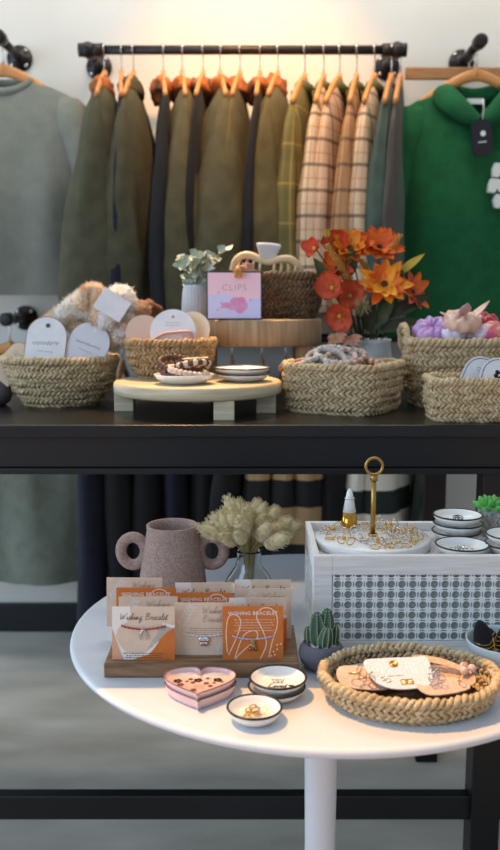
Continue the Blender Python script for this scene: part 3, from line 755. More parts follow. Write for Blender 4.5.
fluffy('spotted plush headband in front of the peach one', [L3(82, 308, 1.80), L3(94, 314, 1.80), L3(102, 332, 1.80)], .022, mpl[2], 4)
fb = fluffy('white plush headband with a card sleeve, tallest of the heap', [L3(104, 330, 1.77), L3(110, 308, 1.78), L3(122, 296, 1.79), L3(127, 312, 1.79)], .024, mpl[3], 5)
fluffy('spotted plush headband hanging over the right rim of the left basket', [L3(108, 346, 1.80), L3(118, 334, 1.79), L3(124, 320, 1.79), L3(117, 312, 1.79)], .022, mpl[2], 6)
fluffy('tan plush headband right of the white one', [L3(133, 334, 1.82), L3(137, 315, 1.83), L3(141, 303, 1.84)], .024, mpl[4], 7)
fluffy('brown tipped plush headband at the right end of the heap', [L3(146, 330, 1.86), L3(151, 312, 1.87), L3(155, 304, 1.87)], .019, plush('plush_brown', '#c08d62', '#8d5d3a'), 8)
wr = thing('card_sleeve', 'blank white card sleeve folded round the tallest plush headband', 'card', P(112, 305, 1.745), rot=(R_(-8), R_(33), R_(6)))
build('sleeve_panel', box(-.030, .030, -.001, .001, -.022, .022), m_card, wr, False)
build('sleeve_fold', box(-.030, .030, -.001, .028, .0215, .0235), m_card, wr, False)

# ================================================================= ON THE LOW RISER
m_cer = M('ceramic_white', '#e9e7e2', rough=.25, coat=.3)
m_rimb = M('ceramic_rim_black', '#1c1d20', rough=.3)
def dish(name, label, loc, r, h, rim=m_rimb, mat=None, rimw=.0016, group=None, rot=0, flat=.55):
    o = thing(name, label, 'dish', loc, rot, group)
    t = .0022
    prof = [(0, 0), (r * flat * .9, 0), (r * flat, .0008), (r * .82, h * .35), (r * .95, h * .72), (r, h), (r - t * .5, h + .0006), (r - t, h), (r * .93 - t, h * .72), (r * .82 - t, h * .48), (r * flat, h * .33), (0, h * .31)]
    build('bowl', lathe(prof, 56), mat or m_cer, o)
    if rim: build('rim', tube([((r - t * .35) * math.cos(a), (r - t * .35) * math.sin(a), h) for a in np.linspace(0, 2 * PI, 56, endpoint=False)], rimw, n=6, closed=True, ref=(0, 0, 1)), rim, o, label='thin black rim' if rim is m_rimb else None)
    return o
d1 = (P(185, 383, 1.61).x - .002, 1.612)
dish('trinket_dish', 'plain white dish of brown beaded bracelets on the low riser', (d1[0], d1[1], RZ), .056, .018, rim=None)
def beads(label, c, R0, rb, n, mt, rot, sq=1.0, group=None, gl=.3, name='beaded_bracelet'):
    o = thing(name, label, 'bracelet', c, rot=rot, group=group)
    g = G()
    for i in range(n):
        a = 2 * PI * i / n; g.add(sphere((R0 * math.cos(a), R0 * sq * math.sin(a), 0), rb, n=9, m=6), mi=i % len(mt) if isinstance(mt, list) else 0)
    build('beads', g, mt, o)
    build('cord', tube([(R0 * math.cos(a), R0 * sq * math.sin(a), 0) for a in np.linspace(0, 2 * PI, 30, endpoint=False)], rb * .3, n=5, closed=True, ref=(0, 0, 1)), m_ink, o)
    return o
mbrn = M('bead_brown', '#6a4433', '#4d2f24', rough=.4); mbcr = M('bead_cream', '#e0d0c0', '#cdb8a5', rough=.4)
mbgr = M('bead_grey', '#a39b95', '#b9b2ac', rough=.4); mbtl = M('bead_teal', '#9fb4b2', rough=.4); mbor = M('bead_orange', '#c9733f', '#a95d31', rough=.4); mbpk = M('bead_rosy', '#a8755c', rough=.4)
beads('brown beaded bracelet lying at the back of the plain white dish', (d1[0] - .005, d1[1] + .012, RZ + .026), .036, .0062, 26, mbrn, (R_(10), R_(-6), 0))
beads('second brown beaded bracelet slumped over the first in the white dish', (d1[0] - .012, d1[1] + .006, RZ + .036), .034, .0062, 24, mbrn, (R_(16), R_(-10), 1))
beads('cream beaded bracelet in front on the plain white dish', (d1[0] + .008, d1[1] - .010, RZ + .024), .036, .0060, 26, mbcr, (R_(8), R_(-6), 2))
beads('brown and cream beaded bracelet leaning right in the white dish', (d1[0] + .016, d1[1] + .0, RZ + .033), .030, .0062, 22, [mbrn, mbcr], (R_(14), R_(10), 3))
pt = thing('price_tag', 'small cream paper tag on top of the brown bracelets', 'tag', (d1[0] + .022, d1[1] - .012, RZ + .0475), rot=(0, R_(-3), R_(6)))
build('paper', box(-.024, .024, -.007, .007, 0, .0015), M('card_straw', '#eed9ac', rough=.7), pt, False)
build('string', tube([(-.022, 0, .0015), (-.032, .002, -.002), (-.038, .008, -.008)], .0008, n=5), m_ink, pt)
d2 = (P(243, 380, 1.66).x, 1.665)
dA = dish('trinket_dish', 'white dark rimmed dish, lower of the empty pair on the low riser', (d2[0], d2[1], RZ), .052, .015, M('ceramic_rim_slate', '#3d4456', rough=.3))
dup(dA, (d2[0] - .002, d2[1], RZ + .0105), label='white dark rimmed dish, upper of the empty pair on the low riser', scale=1.03)

# ================================================================= ON THE UPPER RISER
m_pot = M('pot_pale_grey', '#c3c6cb', '#b7babf', rough=.7, vs=30)
vp = P(195, 318, 1.90)
vs_ = thing('ribbed_vase', 'pale grey ribbed vase of eucalyptus left of the clips sign', 'vase', (vp.x, 1.90, UZ))
n = 96; prof = [(0, 0), (.026, 0), (.028, .003), (.0285, .02), (.0265, .055), (.0235, .071), (.0215, .0735), (.0195, .071), (.021, .05), (0, .01)]
v, f = lathe(prof, n)
v = [(x * (1 + (.022 * math.cos(24 * math.atan2(y, x)) if .002 < z < .0715 and math.hypot(x, y) > .022 else 0)), y * (1 + (.022 * math.cos(24 * math.atan2(y, x)) if .002 < z < .0715 and math.hypot(x, y) > .022 else 0)), z) for x, y, z in v]
build('pot', (v, f), m_pot, vs_)
m_euc = M('eucalyptus_leaf', '#b9c3b2', '#8f9a7c', rough=.7, vs=40); m_euc2 = M('eucalyptus_pale', '#d5dbd6', '#a9b5a8', rough=.7, vs=40); m_stem = M('stem_green', '#7d7a4e', rough=.7)
rr = random.Random(11)
for i, (px, py, lb) in enumerate(((176, 258, 'eucalyptus sprig arching far left out of the ribbed vase'), (186, 262, 'eucalyptus sprig leaning left in the ribbed vase'), (197, 254, 'eucalyptus sprig standing upright in the ribbed vase'), (206, 252, 'eucalyptus sprig leaning slightly right in the ribbed vase'), (217, 258, 'eucalyptus sprig reaching right over the corner of the clips sign'), (227, 250, 'longest eucalyptus sprig pointing right above the clips sign'), (190, 276, 'short eucalyptus sprig at the front lip of the ribbed vase'), (204, 276, 'short eucalyptus sprig at the right lip of the ribbed vase'))):
    e = P(px, py, 1.90 + rr.uniform(-.03, .02)); b0 = Vector((vp.x + rr.uniform(-.008, .008), 1.90 + rr.uniform(-.008, .008), UZ + .03))
    o = thing('eucalyptus_sprig', lb, 'plant', b0)
    mid = Vector(((e.x - b0.x) * .35, (e.y - b0.y) * .35, (e.z - b0.z) * .65)); path = smoothp([(0, 0, 0), mid, e - b0], 10)
    build('stem', tube(path, .0011, n=5), m_stem, o)
    g = G(); N = len(path)
    for j in range(N // 3, N, 2):
        for s in (-1, 1):
            a = rr.uniform(0, 6.28); d = (math.cos(a), math.sin(a), rr.uniform(-.2, .7))
            g.add(petal(path[j], d, (rr.uniform(-1, 1), -1, rr.uniform(0, 1)), rr.uniform(.017, .026), rr.uniform(.014, .02), rr.uniform(-.3, .3), .12, n=5, m=3, tip=.7), mi=rr.randint(0, 1))
    build('leaves', g, [m_euc, m_euc2], o)
# sign
sp = P(234.5, 319, 1.835)
sw = 55 * (1.835 / F_PX); sh = (P(234, 271, 1.835).z - UZ)
sgn = thing('clips_sign', 'square pink and lilac sign reading CLIPS on the taller riser', 'sign', (sp.x, 1.822, UZ), rot=(R_(-6), 0, R_(2)))
m_sp = M('sign_pink', '#f6d0d8', '#f3c4d2', rough=.35, vs=8); m_sl = M('sign_lilac', '#d4d2f4', '#d9cdee', rough=.35, vs=8); m_se = M('sign_edge', '#2a2428', rough=.3); m_sm = M('sign_magenta', '#d9a0cf', '#e08cae', rough=.4, vs=60)
build('acrylic_back', box(-sw / 2, sw / 2, -.0005, .006, 0, sh), m_se, sgn, False, bevel=.001)
e = .003; build('pink_print', G().add(poly([(-sw / 2 + e, sh * .50), (-sw * .2, sh * .55), (0, sh * .48), (sw * .2, sh * .42), (sw / 2 - e, sh * .47), (sw / 2 - e, sh - e), (-sw / 2 + e, sh - e)], -.0010)), m_sp, sgn, False, label='pink upper half')
build('lilac_print', G().add(poly([(-sw / 2 + e, e), (sw / 2 - e, e), (sw / 2 - e, sh * .47), (sw * .2, sh * .42), (0, sh * .48), (-sw * .2, sh * .55), (-sw / 2 + e, sh * .50)], -.0010)), m_sl, sgn, False, label='lilac lower half')
build('lettering', textxz('CLIPS', sh * .19, 0, sh * .60, -.0014, bold=-.0004, spacing=1.15), M('sign_text', '#a8808f', rough=.5), sgn, False)
g = G()
for a, b_, r_ in ((.03, .34, .15), (.12, .37, .12), (.10, .24, .13), (-.04, .28, .10), (-.14, .30, .07), (.17, .28, .10)): g.add(disc2(a * sw, b_ * sh, r_ * sw * .75, -.0014 - .00004 * len(g.v)))
g.add(poly([(-.28 * sw, .22 * sh), (-.12 * sw, .27 * sh), (-.14 * sw, .34 * sh), (-.27 * sw, .36 * sh), (-.21 * sw, .29 * sh)], -.0014))
build('clip_drawing', g, m_sm, sgn, False, label='magenta claw clip drawing')
g = G()
for x, z, s in ((-.30, .20, .030), (.29, .40, .032), (-.28, .56, .03), (.3, .2, .012)):
    st = [(x * sw + s * sw * (1 if k % 2 == 0 else .25) * math.cos(k * PI / 4), z * sh + 1.4 * s * sw * (1 if k % 2 == 0 else .25) * math.sin(k * PI / 4)) for k in range(8)]
    g.add(poly(st, -.0014))
build('stars', g, m_sm, sgn, False)
bc = thing('binder_clip', 'small amber clip gripping the top edge of the clips sign', 'clip', (sp.x + .008, 1.819, UZ + sh + .001), rot=(R_(-6), 0, 0))
build('clip_body', box(-.008, .008, -.003, .014, -.014, .003), M('amber_plastic', '#e0a24a', '#c98634', rough=.2, trans=.3), bc, False, bevel=.002)
build('clip_lever', tube([(-.005, .005, .003), (-.004, .004, .010), (.004, .004, .010), (.005, .005, .003)], .0012, n=6), M('amber_plastic', '#e0a24a'), bc)
# claw clips in the dark basket
def claw(label, loc, rot, mt, s=1.0, mt2=None):
    o = thing('claw_clip', label, 'hair clip', loc, rot=rot); o.scale = (s,) * 3
    def jaw(side):
        g = G()
        g.add(tube(smoothp([(-.072, 0, -.01), (-.066, -.004, .012), (-.045, -.006, .024), (-.02, -.006, .018), (0, -.005, .012), (.02, -.006, .018), (.045, -.006, .022), (.066, -.004, .008), (.074, 0, -.016)], 5), [.0058] * 41, n=10, ry=.0075), xf=Matrix.Translation((0, side * .006, 0)))
        for k in range(-4, 5):
            if k: g.add(tube(smoothp([(k * .014, side * .004, .016 - abs(k) * .001), (k * .015, side * .020, .002), (k * .014, side * .006, -.022)], 4), .0028, n=6))
        return g
    build('front_jaw', jaw(-1), mt, o); build('back_jaw', jaw(1), mt, o)
    v, f = grid(lambda u, w: ((u - .5) * (.026 + .026 * w), -.006 - .01 * w * w, .012 + .036 * w + .002 * math.sin(u * PI)), 9, 7)
    build('thumb_tab', (v, f), mt2 or mt, o, solid=.004, label='paler flared thumb tab')
    build('thumb_tab', ([(x, -y, z) for x, y, z in v], f), mt2 or mt, o, solid=.004, label='paler flared thumb tab')
    build('hinge_spring', tube([(-.012, 0, .012), (.012, 0, .012)], .004, n=10), M('gold', '#c79a4b', rough=.25, metal=1), o)
    return o
m_clw = M('cream_resin', '#ecd2a8', '#e2c294', rough=.2, sss=.15); m_clw2 = M('clear_resin', '#dfe0e2', rough=.25, trans=.35)
cc = P(267, 266, 1.965)
claw('large cream claw clip with a pale thumb tab on top of the dark basket', (cc.x, 1.960, UZ + .112), (R_(8), R_(4), 0), m_clw, 1.05, m_clw2)
claw('smaller blush claw clip left of the large cream one in the dark basket', (P(247, 268, 1.95).x, 1.935, UZ + .098), (R_(0), R_(10), R_(40)), M('blush_resin', '#e0b39a', rough=.2, sss=.1), .45)

# ================================================================= FLOWERS
fp = (P(369, 340, 1.93).x, 1.93)
fv = thing('flower_vase', 'pale grey white vase holding the orange autumn flowers', 'vase', (fp[0], fp[1], B))
hv = P(369, 339, 1.93).z - B
build('pot', lathe([(0, 0), (.036, 0), (.044, .006), (.052, hv * .35), (.0525, hv * .6), (.049, hv * .8), (.047, hv * .93), (.049, hv), (.046, hv), (.0445, hv * .9), (.046, hv * .6), (0, .02)], 48), M('vase_grey_white', '#c9ccc8', '#bdc1be', rough=.5, vs=20), fv)
m_or = M('petal_orange', '#e8701c', '#d4560f', rough=.6, vs=60); m_ye = M('petal_amber', '#f0a01e', '#e07d14', rough=.6, vs=60); m_rd = M('petal_red_orange', '#d4491f', '#bd3d1a', rough=.55, vs=50)
m_co = M('petal_coral', '#cf5a34', '#b8472a', rough=.6, vs=50); m_wh = M('wheat_gold', '#d9a950', '#b9843a', rough=.8, vs=120); m_dk = M('flower_eye', '#4a2a14', rough=.8); m_lf = M('leaf_olive', '#4c5228', '#39401f', rough=.6, vs=40); m_lf2 = M('leaf_dark', '#2c331d', '#3d3a20', rough=.6, vs=40); m_sal = M('petal_dusty_peach', '#d9a382', '#b98264', rough=.8, vs=60); m_bud = M('bud_yellow', '#c4a83c', rough=.6)
def V3(px, py, d): return P(px, py, d)
def stemmed(name, label, head, cat='flower'):
    b0 = Vector((fp[0] + (head.x - fp[0]) * .12, fp[1] + (head.y - fp[1]) * .12, B + .03)); o = thing(name, label, cat, b0)
    e = head - b0
    build('stem', tube(smoothp([(0, 0, 0), (e.x * .3, e.y * .3, e.z * .6), tuple(e)], 8), .0016, n=6), m_lf, o)
    return o, np.array(e)
def daisy(label, px, py, d, facing, L, W, mt, n=11, layers=2, seed=0, eye=.009):
    h = V3(px, py, d); o, e = stemmed('orange_flower', label, h); rr = random.Random(seed); g = G()
    fz = np.array(Vector(facing).normalized()); ax = np.cross(fz, (0, 0, 1.)); ax /= np.linalg.norm(ax); ay = np.cross(ax, fz)
    for l in range(layers):
        for k in range(n):
            a = 2 * PI * (k + .5 * l) / n + rr.uniform(-.12, .12); lift = .25 + .35 * l
            dd = ax * math.cos(a) + ay * math.sin(a) + fz * lift
            g.add(petal(e, dd, fz, L * rr.uniform(.85, 1.1) * (1 - .18 * l), W, rr.uniform(-.2, .15), .18, n=9, tip=.75, sh=.6), mi=rr.choice((0, 0, 1)))
    build('petals', g, mt, o)
    v, f = sphere((0, 0, 0), 1, n=12, m=8); M_ = np.stack([ax, ay, fz], 1)
    build('flower_eye', ((np.array(v) * (eye, eye, eye * .6)) @ M_.T + e + fz * .003, f), m_dk, o)
    return o
daisy('amber daisy with a dark eye at the front of the bouquet', 384, 285, 1.87, (0.05, -1, .5), .060, .026, [m_ye, m_or], 11, 2, 1)
daisy('orange daisy facing up at the top left of the bouquet', 350, 249, 1.915, (-.1, -1, .8), .054, .028, [m_or, m_ye], 10, 2, 2, .007)
daisy('orange daisy facing up at the top right of the bouquet', 379, 248, 1.92, (.15, -1, .8), .056, .028, [m_or, m_or], 10, 2, 3, .007)
daisy('orange daisy drooping at the right of the bouquet', 412, 292, 1.90, (.7, -.8, .35), .046, .024, [m_or, m_co], 9, 1, 4, .006)
daisy('orange daisy half hidden behind the tall wheat ear', 338, 268, 1.91, (-.6, -.7, .4), .050, .024, [m_or, m_co], 9, 2, 5, .006)
def magnolia(label, px, py, d, facing, L, W, mt, n=5, seed=0):
    h = V3(px, py, d); o, e = stemmed('red_bloom', label, h); rr = random.Random(seed); g = G()
    fz = np.array(Vector(facing).normalized()); ax = np.cross(fz, (0, 0, 1.)); ax /= np.linalg.norm(ax); ay = np.cross(ax, fz)
    for k in range(n):
        a = 2 * PI * k / n + rr.uniform(-.2, .2); dd = ax * math.cos(a) + ay * math.sin(a) + fz * .5
        g.add(petal(e, dd, fz, L * rr.uniform(.85, 1.1), W, .1, .22, n=10, m=7, tip=.8, sh=.45))
    build('petals', g, mt, o); build('flower_eye', sphere(tuple(e + fz * .004), .005, n=10, m=6), m_bud, o); return o
magnolia('red orange bloom at the upper left of the bouquet', 336, 244, 1.92, (-.2, -1, .3), .036, .040, m_rd, 5, 1)
magnolia('red bloom sticking out furthest to the left of the bouquet', 316, 249, 1.91, (-.8, -.7, .3), .032, .028, m_rd, 4, 2)
magnolia('coral bloom at mid left of the bouquet', 333, 288, 1.88, (-.5, -.9, .2), .042, .044, m_co, 5, 3)
magnolia('coral bloom hanging low on the left of the bouquet', 340, 316, 1.87, (-.3, -1, -.1), .042, .046, m_co, 5, 4)
magnolia('coral bloom just left of the amber daisy', 350, 296, 1.89, (0, -1, .1), .040, .042, m_co, 6, 5)
def frond(label, px, py, d, mt, seed):
    h = V3(px, py, d); o, e = stemmed('peach_leaf', label, h, 'leaf'); g = G(); rr = random.Random(seed)
    for k in range(7):
        a = -2.6 + k * .42; g.add(petal(e, (math.cos(a), -.4, math.sin(a)), (0, -1, .3), rr.uniform(.022, .032), .011, .1, .1))
    build('leaf_blade', g, mt, o); return o
frond('dusty peach leaf drooping at the lower left of the bouquet', 335, 334, 1.86, m_sal, 1)
frond('dusty peach leaf beside the low coral bloom', 350, 336, 1.865, m_sal, 2)
def wheat(label, p0, p1, d):
    a, b = V3(*p0, d), V3(*p1, d - .01); o, e = stemmed('wheat_ear', label, a, 'plant'); dv = np.array(b - a); g = G(); rr = random.Random(int(p0[0]))
    for k in range(16):
        q = k / 15; c = e + dv * q
        for j in range(5):
            an = j * 1.257 + k * .6; g.add(petal(c, dv / np.linalg.norm(dv) + .55 * np.array((math.cos(an), math.sin(an), 0)), (math.cos(an), math.sin(an), .2), .016 * (1.1 - .5 * q), .006, .1, .3, n=5, m=3))
    build('ear', g, m_wh, o); return o
wheat('gold wheat ear standing upright at the left of the bouquet', (352, 284), (328, 247), 1.885)
wheat('gold wheat ear slanting up to the right behind the amber daisy', (378, 278), (399, 237), 1.91)
wheat('short gold wheat ear at the centre of the bouquet', (372, 282), (362, 262), 1.90)
for i, (p0, p1, W, mt, lb) in enumerate((((385, 318), (424, 296), .034, m_lf2, 'dark leaf reaching right under the drooping daisy'), ((378, 325), (400, 278), .034, m_lf2, 'dark upright leaf behind the drooping daisy'), ((380, 330), (418, 320), .030, m_lf2, 'dark leaf bending right over the vase rim'), ((372, 330), (392, 300), .03, m_lf, 'olive leaf right of the bouquet centre'), ((396, 276), (420, 256), .018, m_bud, 'pale yellow leaf at the upper right of the bouquet'), ((330, 290), (318, 262), .03, m_lf, 'olive leaf behind the leftmost red bloom'), ((350, 275), (352, 250), .03, m_lf, 'olive leaf under the top left daisy'), ((366, 330), (372, 300), .03, m_lf2, 'dark leaf at the front of the vase rim'), ((350, 330), (342, 312), .026, m_lf, 'olive leaf behind the low coral bloom'))):
    a, b = V3(*p0, 1.90), V3(*p1, 1.88); o, e = stemmed('bouquet_leaf', lb, a, 'leaf'); dv = np.array(b - a)
    build('leaf_blade', petal(e, dv, (.2, -1, .6), np.linalg.norm(dv) * 1.15, W, -.15, .18, n=9), mt, o)
for i, (px, py, lb) in enumerate(((327, 237, 'yellow bud at the top left of the bouquet'), (333, 283, 'yellow green bud beside the mid left coral bloom'))):
    o, e = stemmed('flower_bud', lb, V3(px, py, 1.885)); g = G()
    for k in range(7): a = k * .9; g.add(petal(e, (math.cos(a) * .5, math.sin(a) * .5, 1), (math.cos(a), math.sin(a), 0), .016, .011, -.3, .3, n=5, m=3))
    build('petals', g, m_bud, o)
pp = V3(363, 306, 1.87); o, e = stemmed('grass_puff', 'pale green feathery puff at the centre of the bouquet', pp, 'plant'); g = G(); rr = random.Random(3)
for k in range(130):
    d = np.array((rr.gauss(0, 1), rr.gauss(0, 1), rr.gauss(0, 1))); d /= np.linalg.norm(d); g.add(tube([e, e + d * rr.uniform(.014, .024)], .0007, n=3, caps=False))
build('puff', g, M('puff_sage', '#b5ad7c', rough=.9), o)

# ================================================================= BEADED BRACELETS in the square basket
zt = B + .084
bl = [(-.035, .0, .012, mbgr, 'grey beaded bracelet draped at the centre of the square basket', .042, 0.5), (-.015, .01, .022, [mbgr, mbcr], 'grey and cream striped bracelet heaped highest in the square basket', .040, .25), (.0, -.005, .018, [mbgr, mbpk], 'grey and rosy striped bracelet right of the highest one', .040, -.2),
      (-.075, .01, .008, [mbtl, mbcr], 'pale teal bracelet at the left of the square basket', .036, .2), (-.09, .025, .002, mbpk, 'rosy brown bracelet against the left wall of the square basket', .034, .1), (-.06, -.01, -.004, mbtl, 'teal beaded bracelet lying under the pale teal one', .036, .1), (.045, -.01, .004, mbor, 'orange beaded bracelet at the right of the square basket', .034, -.2), (.065, .01, .0, [mbor, mbcr], 'orange and cream bracelet against the right wall of the square basket', .032, .2), (.02, .03, .002, mbcr, 'cream beaded bracelet behind the highest one', .036, .1), (-.03, .045, -.002, mbgr, 'grey beaded bracelet at the back of the square basket', .036, .2)]
for x, y, z, mt, lb, r_, tl in bl:
    beads(lb, (B4[0] + x, B4[1] + y, zt + z), r_, .0064, 32, mt, (R_(14) + .1, tl * .8, x * 30), .85)
g = None
# ================================================================= SCRUNCHIES in the handled basket
def scrunchie(label, c, R0, r, mt, rot, seed, tails=None):
    o = thing('scrunchie', label, 'scrunchie', c, rot=rot); nu, nv = 72, 14; v = []
    for i in range(nu):
        a = 2 * PI * i / nu
        for j in range(nv):
            b = 2 * PI * j / nv; k = 1 + .10 * math.sin(a * 9 + 1.3 * math.sin(b * 2 + seed) + seed) + .38 * noise.noise(Vector((math.cos(a) * 2.6 + seed, math.sin(a) * 2.6, math.cos(b) * 1.1 + seed)))
            v.append(((R0 + r * k * math.cos(b)) * math.cos(a), (R0 + r * k * math.cos(b)) * math.sin(a), r * k * math.sin(b)))
    f = [(i * nv + j, ((i + 1) % nu) * nv + j, ((i + 1) % nu) * nv + (j + 1) % nv, i * nv + (j + 1) % nv) for i in range(nu) for j in range(nv)]
    build('ruffle', (v, f), mt, o)
    if tails:
        for k, (d, up_, L, W) in enumerate(tails): build('bow_tail', petal((d[0] * R0 * .6, d[1] * R0 * .6, r * .6), d, up_, L, W, .1, .15, n=8), mt if len(tails) < 3 else tails[2], o, solid=.0012)
    return o
satin = lambda nm, a, b: M(nm, a, b, rough=.28, vs=18, sheen=.3)
zs = B + .135
m_blk = knit('velvet_black', '#15151b', '#0f0f14')
scr = [('lilac satin scrunchie at the left end of the handled basket', 432, 331, 1.77, satin('satin_lilac', '#c79fd0', '#a97bb8'), (R_(32), R_(-10), 0)), ('hot pink scrunchie low beside the lilac one', 438, 334, 1.775, satin('satin_hotpink', '#d557b4', '#b83f98'), (R_(22), 0, 0)), ('bright red scrunchie behind the white satin one', 452, 329, 1.79, satin('satin_red', '#c81f2e', '#a51622'), (R_(12), 0, 0)), ('white satin scrunchie at the front of the handled basket', 449, 334, 1.76, satin('satin_white', '#e6dfec', '#cfc4d8'), (R_(17), R_(-14), 0)), ('pearl satin scrunchie with pale lilac sheen, largest in the handled basket', 478, 329, 1.77, satin('satin_pearl', '#ecd9e4', '#d7bfd0'), (R_(27), R_(8), 0)), ('red scrunchie behind the pearl satin one', 481, 323, 1.80, satin('satin_red', '', ''), (R_(12), 0, 0)), ('salmon pink scrunchie at the right end of the handled basket', 502, 334, 1.76, satin('satin_salmon', '#e07a72', '#c9605c'), (R_(12), R_(20), 0)), ('rose pink scrunchie low at front right of the handled basket', 492, 335, 1.765, satin('satin_rose', '#d85b86', '#bd456f'), (R_(22), R_(10), 0)), ('blush scrunchie with pointed tie ends standing up from the handled basket', 462, 322, 1.755, satin('satin_blush', '#ebc4ac', '#d9a98f'), (R_(22), 0, 0))]
for i, (lb, px, py, d, mt, rot) in enumerate(scr):
    c = P(px, py, d); tl = None
    if 'tie ends' in lb: tl = [((1, .2, .0), (0, 0, 1), .001, .001)]
    s = scrunchie(lb, c, .020, .0165, mt, rot, i * 2.1)
    if 'tie ends' in lb:
        build('tie_end', petal((.005, -.005, 0), (.75, .35, .45), (0, 0, 1), .066, .018, .1, .15, n=8), mt, s, solid=.001)
        build('tie_end', petal((-.005, -.005, 0), (-.95, .15, .35), (0, 0, 1), .046, .018, .1, .15, n=8), mt, s, solid=.001)
        build('tie_end', petal((0, .0, .012), (.1, -.5, .9), (0, 0, 1), .036, .026, .1, .1, n=8), satin('satin_dusty', '#cfa3a0', '#b88a88'), s, solid=.001)
ball = thing('round_vase', 'dark mauve grey round vase cut by the left edge of the photo', 'vase', (at(-8, 407, B).x, at(-8, 407, B).y + .03, B))
build('pot', lathe([(0, 0), (.018, 0), (.028, .008), (.034, .022), (.032, .036), (.022, .046), (.012, .05), (.010, .05), (.011, .044), (0, .03)], 32), M('vase_mauve', '#5d5357', '#4e464a', rough=.6), ball)
# ================================================================= ROUND TABLE ITEMS
# ---- pink jug
mj = M('jug_clay', '#ab9186', '#8e756b', rough=.9, vs=330, det=5, bmp=.6, bs=300, bd=.0015)
jx = P(172, 580, 1.27).x; JY = 1.285
jh = P(172, 531, 1.245).z - T
jug = thing('clay_jug', 'dusty pink speckled clay jug with two ring handles at the back of the round table', 'jug', (jx, JY, T))
prof = [(0, 0), (.046, 0), (.051, .004), (.052, .014), (.0515, .03), (.048, jh * .5), (.0415, jh * .8), (.0385, jh * .93), (.039, jh - .001), (.0375, jh), (.035, jh - .001), (.034, jh * .9), (.040, jh * .6), (.045, .02), (0, .012)]
build('body', lathe(prof, 56), mj, jug)
for s in (-1, 1):
    g = G().add(tube([(s * .060 + .0185 * math.cos(a), 0, jh * .66 + .0215 * math.sin(a)) for a in np.linspace(0, 2 * PI, 40, endpoint=False)], .0085, n=14, closed=True, ref=(0, 1, 0)))
    build('handle', g, mj, jug)
# ---- glass vase of bunny tails
gx = P(249, 580, 1.27).x; GY = 1.285
gh = P(249, 552, 1.27).z - T
mg = M('clear_glass', '#eef1f2', rough=.03, trans=1.0, ior=1.45)
gv = thing('glass_vase', 'clear glass flask vase of dried grasses behind the bracelet cards', 'vase', (gx, GY, T))
prof = [(0, 0), (.040, 0), (.045, .005), (.043, .02), (.032, .042), (.022, .056), (.0185, .066), (.0185, gh - .004), (.021, gh), (.0195, gh), (.0170, gh - .004), (.0170, .066), (.0205, .0555), (.0305, .041), (.041, .02), (.042, .007), (0, .006)]
build('glass', lathe(prof, 48), mg, gv)
m_bt = M('bunny_tail', '#dfcfa2', '#c3ad78', rough=1, vs=90, bmp=.6, bs=400, bd=.003, sheen=.5); m_bs = M('dry_stem', '#b3a165', rough=.8)
rr = random.Random(21)
def tail_mesh():
    v, f = sphere((0, 0, 0), 1, n=14, m=12); out = []
    for q in v:
        z = q[2]; k = (.0098 * (1 - .25 * z)) * (1 + .10 * noise.noise(Vector(q) * 5)); out.append((q[0] * k, q[1] * k, .021 + .021 * z))
    g = G().add((out, f)); r_ = random.Random(5)
    for k in range(170):
        a = r_.uniform(0, 6.28); zz = r_.uniform(-.9, 1); rad = .0098 * math.sqrt(max(0, 1 - zz * zz)) * (1 - .25 * zz); p = np.array((rad * math.cos(a), rad * math.sin(a), .021 + .021 * zz))
        g.add(tube([p, p + np.array((math.cos(a) * .0028, math.sin(a) * .0028, .0042))], [.0005, .0002], n=3, caps=False))
    return g
gt = tail_mesh(); tmesh = None
cen = P(252, 545, 1.285); k = 0; bt_spots = []
for ring, (n_, sp) in enumerate(((5, .25), (9, .55), (11, .85), (10, 1.12))):
    for i in range(n_):
        a = 2 * PI * i / n_ + ring * .5 + rr.uniform(-.15, .15); th = sp + rr.uniform(-.08, .08)
        bt_spots.append((a, th))
for a, th in bt_spots:
    d = Vector((math.sin(th) * math.cos(a), math.sin(th) * math.sin(a) * .8, math.cos(th))).normalized()
    base = Vector((gx, GY, T + gh + .004)) + Vector((math.cos(a) * .010 * th, math.sin(a) * .010 * th, 0))
    tip = base + d * rr.uniform(.012, .034) * (1.0 if th < 1 else 1.1)
    o = thing('bunny_tail', 'fluffy cream dried grass head in the clear glass vase', 'dried flower', tip, group='dried grass heads in the glass vase'); o['kind'] = 'thing'
    o.rotation_euler = d.to_track_quat('Z', 'Y').to_euler(); o.scale = (rr.uniform(.95, 1.2),) * 3
    if tmesh is None: h_ = build('seed_head', gt, m_bt, o); tmesh = h_.data
    else: h_ = bpy.data.objects.new('seed_head', tmesh); COL.objects.link(h_); h_.parent = o
    inv = o.matrix_basis.inverted()
    foot = Vector((gx + math.cos(a) * .004 + .003 * math.cos(a * 3), GY + math.sin(a) * .004, T + .012)); midp = Vector((gx + math.cos(a) * .011 * min(1, th), GY + math.sin(a) * .011 * min(1, th), T + gh - .004))
    build('stem', tube(smoothp([tuple(inv @ tip), tuple(inv @ midp), tuple(inv @ foot)], 6), .0008, n=5), m_bs, o)

